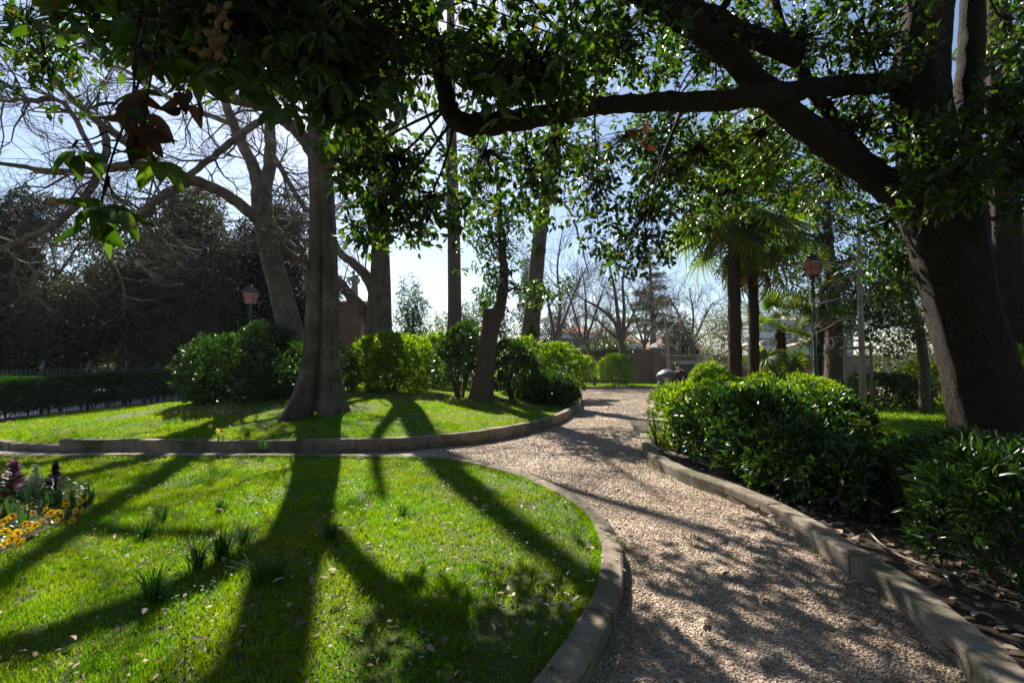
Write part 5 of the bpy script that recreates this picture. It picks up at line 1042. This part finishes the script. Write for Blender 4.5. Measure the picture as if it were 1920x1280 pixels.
# ------------------------------------------------------------------ people
def person(label, base, H, yaw, hair, top, bow=0.0, legs='cloth_grey', group=None):
    t = thing('person', label, 'person', base, group); t.rotation_euler = (0, 0, yaw)   # figure faces local -Y
    s = H / 1.75; B = np.asarray(base, float); hb = bow * .16
    def V(*p): return B + np.array(p) * s
    # body: one skin-grown surface
    pts = [(0, 0, .95), (0, .0, 1.15), (0, -.01 - hb * .3, 1.38), (0, -.02 - hb * .6, 1.49), (0, -.03 - hb, 1.57), (.19, -.01 - hb * .3, 1.40), (.25, .02, 1.12), (.22, -.14, .92), (.21, -.2, .86), (-.19, -.01 - hb * .3, 1.40), (-.25, .02, 1.12), (-.22, -.14, .92), (-.21, -.2, .86), (.10, 0, .88), (.11, -.02, .48), (.11, .02, .09), (.12, -.14, .04), (-.10, 0, .88), (-.11, .03, .48), (-.11, .06, .09), (-.12, -.10, .04)]
    rad = [.13, .125, .14, .06, .055, .06, .045, .034, .03, .06, .045, .034, .03, .085, .058, .042, .035, .085, .058, .042, .035]
    ed = [(0, 1), (1, 2), (2, 3), (3, 4), (2, 5), (5, 6), (6, 7), (7, 8), (2, 9), (9, 10), (10, 11), (11, 12), (0, 13), (13, 14), (14, 15), (15, 16), (0, 17), (17, 18), (18, 19), (19, 20)]
    def skin(name, idx_e, grow_, mat):
        used = sorted({i for e in idx_e for i in e}); mpx = {i: k for k, i in enumerate(used)}
        me = bpy.data.meshes.new(name); me.from_pydata([tuple(np.array(pts[i]) * s) for i in used], [(mpx[a], mpx[b_]) for a, b_ in idx_e], [])
        o = bpy.data.objects.new(name, me); md = o.modifiers.new('skin', 'SKIN'); 
        COL.objects.link(o); o.parent = t
        if not me.skin_vertices: 
            bpy.context.view_layer.objects.active = o
        for k, i in enumerate(used):
            me.skin_vertices[0].data[k].radius = (rad[i] * grow_ * s,) * 2; me.skin_vertices[0].data[k].use_root = (k == 0)
        o.modifiers.new('smooth', 'SUBSURF').levels = 1; o.modifiers['smooth'].render_levels = 2; me.materials.append(MATS[mat]); return o
    body = skin('body', ed, 1.0, 'skin')
    skin('jacket', [(0, 1), (1, 2), (2, 3), (2, 5), (5, 6), (6, 7), (2, 9), (9, 10), (10, 11)], 1.18, top)
    skin('trousers', [(0, 13), (13, 14), (14, 15), (0, 17), (17, 18), (18, 19)], 1.2, legs)
    # head with face
    hc = np.array([0, -.05 - hb * 1.3, 1.655 - bow * .03]); mb = MB(); th = np.linspace(0, 2 * math.pi, 17)[:-1]; rings = []
    for (z, fr, bk, wd) in ((-.115, .05, .02, .03), (-.10, .075, .03, .05), (-.06, .085, .06, .064), (-.02, .088, .085, .072), (.03, .09, .098, .076), (.07, .078, .092, .07), (.105, .045, .06, .045), (.12, .01, .02, .012)):
        y = np.where(np.sin(th) < 0, np.sin(th) * fr, np.sin(th) * bk); rings.append(np.stack([np.cos(th) * wd, y, np.full(16, z)], 1))
    Vh = np.vstack(rings); nose = (np.abs(Vh[:, 0]) < .02) & (Vh[:, 1] < 0) & (np.abs(Vh[:, 2] + .02) < .01); Vh[nose, 1] -= .028
    ca, sa = math.cos(bow * .7), math.sin(bow * .7); Rx = np.array([[1, 0, 0], [0, ca, -sa], [0, sa, ca]])
    tf = lambda A: (A @ Rx.T + hc) * s + B
    mb.add(tf(Vh), [(i * 16 + j, i * 16 + (j + 1) % 16, (i + 1) * 16 + (j + 1) % 16, (i + 1) * 16 + j) for i in range(7) for j in range(16)] + [tuple(range(16))[::-1], tuple(112 + j for j in range(16))])
    for sx in (-1, 1): mb.ball(((np.array([sx * .077, .01, -.01]) @ Rx.T + hc) * s + B), np.array([.012, .022, .032]) * s, 8, 5)
    mb.build('head', 'skin', body, True)
    mh = MB(); k = MB(); k.ball((0, 0, 0), 1, 14, 9); Vs = np.vstack(k.v) * np.array([.082, .102, .09]) + np.array([0, .012, .05]); Vs[:, 2] = np.where((Vs[:, 1] < -.02) & (Vs[:, 2] < .055), .055, Vs[:, 2]); Vs[:, 2] = np.maximum(Vs[:, 2], -.06)
    mh.add(tf(Vs), k.f); mh.build('hair', hair, t, True)
    me_ = MB()
    for sx in (-1, 1): me_.ball(((np.array([sx * .03, -.083, .015]) @ Rx.T + hc) * s + B), .011 * s, 8, 5)
    me_.build('eyes', 'hair_dark', body)
    mm = MB(); mm.ball(((np.array([0, -.078, -.065]) @ Rx.T + hc) * s + B), np.array([.024, .01, .006]) * s, 8, 5); mm.build('mouth', 'bench_red', body)
    return t
b = W(213, 700, 17.8); person('person in a dark jacket walking past behind the spiked fence', (b[0], b[1], -.02), 1.62, R(-70), 'hair_grey', 'cloth_navy')
b = W(1277, 700, 16.6); person('dark-haired person in a navy top bending over beside the litter bin', (b[0], b[1], 0), 1.60, R(-60), 'hair_dark', 'cloth_navy', bow=.9)
x, y = W(1251, 752, 17.2)[:2]; x -= .06; y -= .16; mb = MB(); mb.ball((x, y, 1.02), (.13, .11, .10), 14, 10); mb.ball((x + .08, y + .02, 1.07), (.08, .08, .07), 12, 8)
tag(mb.build('lilac_bundle', 'cloth_lilac', None, True, at=(x, y, .92)), 'lilac rounded bundle stuffed under the hood of the litter bin', 'bundle')

# ------------------------------------------------------------------ far houses, kiosk, crane
def house(label, px0, px1, ptop, pbase, d, depth, wall, roof_h, wins, roofmat='roof_tile', name='house'):
    x0, x1 = W(px0, 640, d)[0], W(px1, 640, d)[0]; z1 = W(px0, ptop, d)[2]; t = thing(name, label, 'building', ((x0 + x1) / 2, d + depth / 2, 0))
    MB().box(x0, x1, d, d + depth, -.06, z1).build('wall', wall, t)
    e = .4; V = [(x0 - e, d - e, z1 + .003), (x1 + e, d - e, z1 + .003), (x1 + e, d + depth + e, z1 + .003), (x0 - e, d + depth + e, z1 + .003), (x0 + depth * .35, d + depth / 2, z1 + roof_h), (x1 - depth * .35, d + depth / 2, z1 + roof_h)]
    MB().add(V, [(0, 1, 5, 4), (2, 3, 4, 5), (1, 2, 5), (3, 0, 4), (3, 2, 1, 0)]).build('roof', roofmat, t)
    cols, rows = wins
    for r_ in range(rows):
        for c in range(cols):
            wx = x0 + (c + .5) / cols * (x1 - x0); wz = z1 - .9 - r_ * 2.8 - .7; o = MB().box(wx - .45, wx + .45, d - .05, d - .003, wz - .8, wz + .8).build('window', 'window_dark', t)
            for sx in (-1, 1): MB().box(wx + sx * .72 - .24, wx + sx * .72 + .24, d - .07, d - .004, wz - .82, wz + .82).build('shutter', 'shutter', o)
    return t
house('pale two-storey house with shallow roof behind the bare saplings', 1048, 1128, 624, 700, 75, 10, 'render_white', 1.7, (5, 2))
house('low house with terracotta roof behind the bare spreading tree', 1128, 1205, 642, 700, 82, 9, 'render_white', 2.4, (5, 1))
house('long pinkish building far beyond the cedar', 1200, 1330, 655, 700, 120, 12, 'render_pink', 3.0, (8, 1))
house('grey-white block seen through the palms', 1420, 1600, 600, 700, 95, 12, 'render_grey', 1.5, (9, 3), 'stone_dark')
b = W(1548, 690, 55)
t = thing('kiosk', 'dark green kiosk with brown awning beyond the wall next to the lamp post', 'kiosk', (b[0], 55, 0))
x0, x1 = W(1522, 640, 55)[0], W(1572, 640, 55)[0]; zk = W(1540, 636, 55)[2]
MB().box(x0, x1, 55, 57.5, -.06, zk).build('cabin', 'metal_green', t); MB().box(x0 - .15, x1 + .15, 54.8, 57.7, zk + .003, zk + .2).build('roof', 'stone_pale', t)
MB().add([(x0 - 2.2, 54.9, zk - .75), (x0, 54.9, zk - .1), (x0, 56.8, zk - .1), (x0 - 2.2, 56.8, zk - .75), (x0 - 2.2, 54.9, zk - .69), (x0, 54.9, zk - .04), (x0, 56.8, zk - .04), (x0 - 2.2, 56.8, zk - .69)], [(3, 2, 1, 0), (4, 5, 6, 7), (0, 1, 5, 4), (2, 3, 7, 6), (3, 0, 4, 7)]).build('awning', 'awning', t)
MB().box(x0 + .9, x0 + 1.6, 54.95, 54.997, 1.1, zk - .6).build('hatch', 'plate_white', t)
d = 260; t = thing('tower_crane', 'thin tower crane far behind the terracotta roofs', 'crane', (W(1176, 640, d)[0], d, 0)); x = W(1176, 640, d)[0]; zt = W(1176, 585, d)[2]
mb = MB()
for sx in (-.9, .9): mb.tube([(x + sx, d, 0), (x + sx, d, zt)], [.22, .22], 4)
for k in range(14): mb.tube([(x - .9, d, k * zt / 14), (x + .9, d, (k + 1) * zt / 14)], [.12, .12], 4)
mb.build('mast', 'crane_red', t)
mb = MB(); zj = zt - 5
for dz in (0, 1.3): mb.tube([(x - 9, d, zj + dz), (x + 24, d, zj + dz * .6)], [.2, .2], 4)
for k in range(18): mb.tube([(x - 9 + k * 1.8, d, zj), (x - 8.1 + k * 1.8, d, zj + 1.1)], [.1, .1], 4)
mb.build('jib', 'crane_red', t)

# ------------------------------------------------------------------ flower bed in the lawn
bed = np.array([tuple(G(*p, LAWN_Z)[:2]) for p in ((-60, 1060), (0, 1035), (50, 1010), (105, 985), (160, 955), (180, 925), (150, 905), (60, 895), (-40, 895), (-200, 930), (-200, 1040))])
sheet('flower_bed_soil', bed, LAWN_Z + .004, 'soil')
def kale(label, px, pbase, ptop, mat, wpx):
    b = G(px, pbase, LAWN_Z); d = b[1]; h = px2m(pbase - ptop, d); w = px2m(wpx, d); t = thing('ornamental_kale', label, 'plant', b)
    MB().tube([b, b + np.array([.01, 0, h * .5]), b + np.array([0, 0, h * .95])], [.016, .013, .006], 7).build('stem', mat, t, True)
    n = 110; f = rng.random(n) ** .8; a = rng.random(n) * 6.28; O = np.stack([np.cos(a), np.sin(a), .25 + .8 * f], 1); wid = w * .8 * (1 - .72 * f)
    L_ = np.clip(wid * .8, .022, .12) * rng.uniform(.8, 1.2, n)
    leaves('leaf_mass', b + np.stack([np.cos(a) * wid * .12, np.sin(a) * wid * .12, .02 + f * h * .92], 1), O, unit(np.stack([-np.cos(a) * .4, -np.sin(a) * .4, np.ones(n)], 1) + rv(n) * .25), L_, L_ * .9, mat, t, T6)
kale('pinkish ornamental kale at the picture edge of the flower bed', 22, 935, 862, 'kale_pink', 42)
kale('creamy white ornamental kale between the two purple ones', 64, 925, 872, 'kale_white', 26)
kale('dark purple ornamental kale nearest the grass', 102, 925, 866, 'kale_dark', 26)
def leaf_clump(name, label, cat, b, n, L_, w, mat, group=None, spread=.05, arch=.35):
    t = thing(name, label, cat, b, group); V, Fs, var = [], [], []; b = np.asarray(b, float)
    for i in range(n):
        a = rng.random() * 6.28; o = np.array([math.cos(a), math.sin(a), 0]); s = np.array([-math.sin(a), math.cos(a), 0]); LL = L_ * rng.uniform(.65, 1.15); lean = rng.uniform(.1, arch); p0 = b + o * spread * rng.random() - np.array([0, 0, .01]); k = len(V); m = 5; vr = rng.random()
        for j in range(m):
            f = j / (m - 1); c = p0 + np.array([0, 0, 1]) * LL * f * (1 - .35 * lean * f) + o * LL * lean * f * f; ww = w * (.55 + .45 * math.sin(math.pi * min(1, f + .25))) * (1 - f ** 3) + .0008
            V += [c - s * ww / 2 + o * ww * .2, c + s * ww / 2 + o * ww * .2]; var += [vr, vr]
        Fs += [(k + 2 * j, k + 2 * j + 1, k + 2 * j + 3, k + 2 * j + 2) for j in range(m - 1)]
    np_mesh('blades', V, Fs, mat, t, var, True); return t
for k, (x, y) in enumerate(((140, 950), (165, 945), (90, 955), (110, 948), (55, 945), (15, 935), (45, 985), (10, 975))):
    leaf_clump('tulip_plant', ('tulip leaf clump at the tip of the flower bed', 'tulip leaf clump standing beside the bed tip', 'tulip leaves in front of the dark purple kale', 'tulip leaves just beside the dark purple kale', 'tulip leaves in front of the white kale', 'tulip leaves under the pinkish kale', 'broad tulip leaves among the pansies', 'tulip leaves at the picture edge among the pansies')[k], 'plant', G(x, y, LAWN_Z), 7, .24, .055, 'tulip_leaf', spread=.05)
# pansies
def pansy_proto():
    t = thing('pansy', 'yellow pansy with dark centre blooming in the flower bed', 'flower', (0, 0, 0), 'yellow pansies in the flower bed')
    V, Fs = [], []
    for k, (a, s) in enumerate(((90, 1.0), (35, .95), (145, .95), (-25, .9), (205, .9), (270, 1.15))):
        a = R(a); c = np.array([math.cos(a), 0, math.sin(a)]); sd = np.array([-math.sin(a), 0, math.cos(a)]); i0 = len(V); z = np.array([0, -.004 * (k % 3) - .004, 0])
        V += [z * 1, z + c * .016 * s + sd * .015 * s, z + c * .033 * s + sd * .014 * s + np.array([0, -.004, 0]), z + c * .038 * s + np.array([0, .004, 0]), z + c * .033 * s - sd * .014 * s + np.array([0, -.004, 0]), z + c * .016 * s - sd * .015 * s]; Fs.append(tuple(range(i0, i0 + 6)))
    V = np.array(V) + np.array([0, 0, .115]); mb = MB(); mb.add(V, Fs); mb.build('petals', 'petal_yellow', t)
    mb = MB(); mb.ball((0, -.017, .113), (.011, .004, .010), 8, 5); mb.build('flower_centre', 'petal_centre', t)
    MB().tube([(0, .01, -.01), (0, .008, .06), (0, 0, .115)], [.003, .0025, .002], 5).build('stem', 'tulip_leaf', t)
    return t
pz = pansy_proto(); first = True
spots = [(2, 930), (12, 935), (28, 1010), (40, 990), (25, 975), (60, 965), (75, 958), (88, 962), (98, 965), (105, 962), (120, 953), (125, 948), (143, 940), (148, 948), (150, 960), (135, 965), (112, 975), (120, 978), (130, 982), (138, 980), (80, 975), (72, 985), (55, 995), (45, 1003), (15, 1018), (5, 1022), (30, 1022), (20, 1005), (5, 985), (0, 1000), (40, 955), (25, 950), (10, 1030), (33, 1030), (68, 978), (95, 978)]
for (x, y) in spots + [(x + rng.normal(0, 8), y + rng.normal(0, 5)) for x, y in spots[::2]]:
    o = pz if first else copy_tree(pz); first = False
    o.location = Vector([float(c) for c in G(x + rng.normal(0, 2), y + 12, LAWN_Z)]); o.rotation_euler = (R(rng.uniform(-45, -5)), R(rng.normal(0, 10)), R(rng.normal(0, 35))); o.scale = (rng.uniform(.6, .95),) * 3
# ground-cover leaves in the bed
Q = scatter(bed, 500); n = len(Q); Dd = rv(n); Dd[:, 2] = np.abs(Dd[:, 2]) * .5
o = leaves('pansy_leaves', np.column_stack([Q, LAWN_Z + rng.uniform(.005, .08, n)]), Dd, unit(rv(n) * .5 + np.array([0, 0, 1])), rng.uniform(.03, .055, n), .025, 'tulip_leaf'); tag(o, 'low leaves covering the soil between the pansies', 'foliage', None, 'stuff')

# grass-like bulb tufts
tufts = [(415, 955, 'lone tuft near the back edge of the lawn', 22, .12), (288, 1125, 'darkest tuft standing in the shaded lawn', 34, .19), (370, 1062, 'tuft beside the larger dark one in the shadow', 30, .17), (415, 1045, 'largest tuft in the middle of the shadow', 40, .2), (455, 1015, 'tuft at the upper end of the shaded row', 22, .14), (270, 1005, 'tuft in the diagonal shadow towards the flower bed', 26, .14), (300, 975, 'soft tuft at the top of the diagonal shadow', 24, .13), (755, 965, 'small tuft beside the curved twig shadow', 16, .12), (485, 1090, 'loose tuft within the wide trunk shadow', 24, .16), (620, 1010, 'tuft where the trunk shadow forks', 30, .14), (520, 1080, 'thin tuft low in the trunk shadow', 18, .15)]
for (x, y, lab, n, L_) in tufts: leaf_clump('bulb_tuft', lab + ' of narrow green leaves' if len(lab.split()) < 11 else lab, 'plant', G(x, y, LAWN_Z), n * 3, L_ * 1.3, .007, 'grass_tuft', 'tufts of bulb leaves on the lawn', .06, .8)
for (x, y, lab, n, L_) in ((463, 795, 'tall leaf tuft on the mound beside the daffodils', 40, .26), (495, 812, 'leaf tuft on the mound nearer the kerb', 24, .2), (537, 800, 'leaf tuft at the edge of the trunk shadow on the mound', 24, .2), (590, 790, 'leaf tuft at the foot of the plane trunk', 14, .12)):
    d = 1.15 * F / (y - 680); p = W(x, y, d); leaf_clump('bulb_tuft', lab, 'plant', (p[0], p[1], mound_z(p[0], p[1])), n, L_, .012, 'grass_tuft', 'tufts of bulb leaves on the mound', .07, .6)
def daffodil(label, x, y):
    d = 1.18 * F / (y - 680); p = W(x, y, d); p[2] = mound_z(p[0], p[1]); t = leaf_clump('daffodil', label, 'flower', p, 5, .2, .012, 'grass_tuft', 'daffodils on the mound', .03, .4)
    q = p + np.array([0, -.02, .24]); MB().tube([p, p + np.array([.01, 0, .12]), q], .004, 5).build('stem', 'tulip_leaf', t)
    mb = MB()
    for k in range(6):
        a = k * math.pi / 3; c = np.array([math.cos(a), -.15, math.sin(a)]); s = np.array([-math.sin(a), 0, math.cos(a)]); mb.add([q, q + c * .025 + s * .014, q + c * .05, q + c * .025 - s * .014], [(0, 1, 2, 3)])
    mb.build('petals', 'petal_pale', t); MB().tube([q, q + np.array([0, -.035, 0])], [.01, .018], 8).build('trumpet', 'petal_yellow', t)
for x, y, lab in ((396, 800, 'daffodil farthest from the plane trunk on the mound'), (410, 806, 'daffodil in the middle of the row of three'), (418, 808, 'daffodil of the row of three nearest the tall tuft'), (592, 786, 'single daffodil at the foot of the plane trunk')): daffodil(lab, x, y)

# clover patches in the lawn
Q = scatter(lawn_poly, 1500, lambda q: (thin(q, s=.75) > .62) * (q[:, 1] > 1.8) * (np.abs(q[:, 0] / np.maximum(q[:, 1], .5)) < 1.2) * np.clip(3 / q[:, 1], .15, 1) * .3); Q = Q[dist_line(Q, kerb_lawn_front) > .2]; n = len(Q); a = rng.random(n) * 6.28
o = leaves('clover_leaves', np.column_stack([Q, LAWN_Z + rng.uniform(.01, .05, n)]), np.stack([np.cos(a), np.sin(a), rng.normal(0, .2, n)], 1), unit(rv(n) * .8 + np.array([0, 0, 1])), rng.uniform(.016, .028, n), rng.uniform(.012, .022, n), 'clover'); tag(o, 'low clover leaves growing in patches in the lawn', 'clover', None, 'stuff')
# ------------------------------------------------------------------ fallen leaves
def litter_patch(name, label, Q, z, s0, s1):
    n = len(Q); a = rng.random(n) * 6.28; D_ = np.stack([np.cos(a), np.sin(a), rng.normal(0, .25, n)], 1)
    o = leaves(name, np.column_stack([Q, z + rng.uniform(.004, .02, n)]), D_, unit(rv(n) * .45 + np.array([0, 0, 1])), rng.uniform(s0, s1, n), rng.uniform(s0, s1, n) * .45, 'leaf_litter', None, T6); tag(o, label, 'dry leaves', None, 'stuff'); return o
Q = scatter(bed_poly, 130, lambda q: (q[:, 1] < 9) * np.clip(3.5 / np.maximum(q[:, 1], 1), .2, 1)); litter_patch('leaf_litter', 'dry brown leaves strewn over the soil of the planting bed', Q, BED_Z - .012, .04, .10)
Q = scatter(path_poly, 60, lambda q: np.exp(-dist_line(q, kerb_bed) * 2.6) + .06); litter_patch('leaf_litter', 'dry leaves gathered on the gravel along the bed kerb', Q, .012, .03, .09)
Q = scatter(mound_poly, 14, lambda q: np.abs(q[:, 0] / np.maximum(q[:, 1], 1)) < 1.1); litter_patch('leaf_litter', 'small dry leaves scattered over the mound grass', Q, mound_h(Q) + .03, .04, .09)
Q = scatter(lawn_poly, 100, lambda q: np.clip(.35 + np.exp(-dist_line(q, kerb_lawn_front[:10]) * 1.2), 0, 1) * (q[:, 1] > 1.7)); litter_patch('leaf_litter', 'small dry leaves scattered over the lawn grass', Q, LAWN_Z + .012, .025, .06)
Q = np.array([(W(x, 700, d)[0], d) for x, d in zip(rng.normal(405, 45, 500), rng.normal(12.3, .55, 500))]); litter_patch('leaf_litter', 'drift of brown leaves on the mound below the spreading shrub', Q, mound_h(Q) + .02, .05, .10)
Q = np.array([(W(x, 700, d)[0], d) for x, d in zip(rng.normal(800, 90, 700), rng.normal(15, .5, 700))]); litter_patch('leaf_litter', 'brown leaves lying below the round shrubs on the mound', Q, mound_h(Q) + .02, .05, .10)
LL = leaf_meshes('leaf_litter', (.1, -.15, .3, .2), .48)
def fallen(n, poly, z, label, group, f, s0=.06, s1=.11):
    Q = scatter(poly, 60, f); Q = Q[rng.permutation(len(Q))[:n]]
    for q in Q:
        o = bpy.data.objects.new('fallen_leaf', LL[rng.integers(0, 4)]); COL.objects.link(o); o.location = (float(q[0]), float(q[1]), z + rng.uniform(.003, .015)); o.rotation_euler = (rng.normal(0, .3), rng.normal(0, .3), rng.random() * 6.28)
        sc = rng.uniform(s0, s1); o.scale = (sc, sc, sc); tag(o, label, 'leaf', group)
fr_ = lambda q: (np.abs(q[:, 0] / np.maximum(q[:, 1], .5)) < 1.08) * (q[:, 1] > 2.2)
fallen(130, lawn_poly, LAWN_Z + .03, 'curled dry leaf fallen on the bright lawn', 'fallen leaves on the lawn', lambda q: fr_(q) * np.clip(3 / q[:, 1], 0, 1) * np.clip((q[:, 0] + 6) / 6, .1, 1) * (dist_line(q, kerb_lawn_front) > .2), .045, .08)
fallen(45, path_poly, .02, 'dry leaf fallen on the gravel path', 'fallen leaves on the path', lambda q: fr_(q) * np.clip(3 / q[:, 1], 0, 1))
fallen(90, bed_poly, BED_Z, 'brown dry leaf fallen on the shaded soil of the planting bed', 'fallen leaves in the planting bed', lambda q: fr_(q) * (q[:, 1] < 6) * (dist_line(q, kerb_bed) > .22) * np.exp(-dist_line(q, kerb_bed) * .8), .07, .13)
p = [G(1625, 1000, BED_Z), G(1660, 1030, BED_Z), G(1720, 1060, BED_Z), G(1805, 1085, BED_Z)]
tag(MB().tube(spline([q + np.array([0, 0, .02 + .02 * (k == 0)]) for k, q in enumerate(p)], 6), np.linspace(.008, .013, 19), 7).build('fallen_twig', 'bark_pale', None, True, at=p[0]), 'bare fallen twig lying on the soil behind the bed kerb', 'twig')

# ------------------------------------------------------------------ thin spring haze over the park
m, N, L = new_mat('haze_air')
pv = N.new('ShaderNodeVolumePrincipled'); pv.inputs['Color'].default_value = (.86, .91, 1, 1); pv.inputs['Density'].default_value = .00028; pv.inputs['Anisotropy'].default_value = .35
o = N.new('ShaderNodeOutputMaterial'); L.new(pv.outputs[0], o.inputs['Volume'])
tag(MB().box(-460, 460, -70, 710, -1.1, 32).build('haze', 'haze_air'), 'thin pale haze lying over the whole park', 'haze', None, 'stuff')
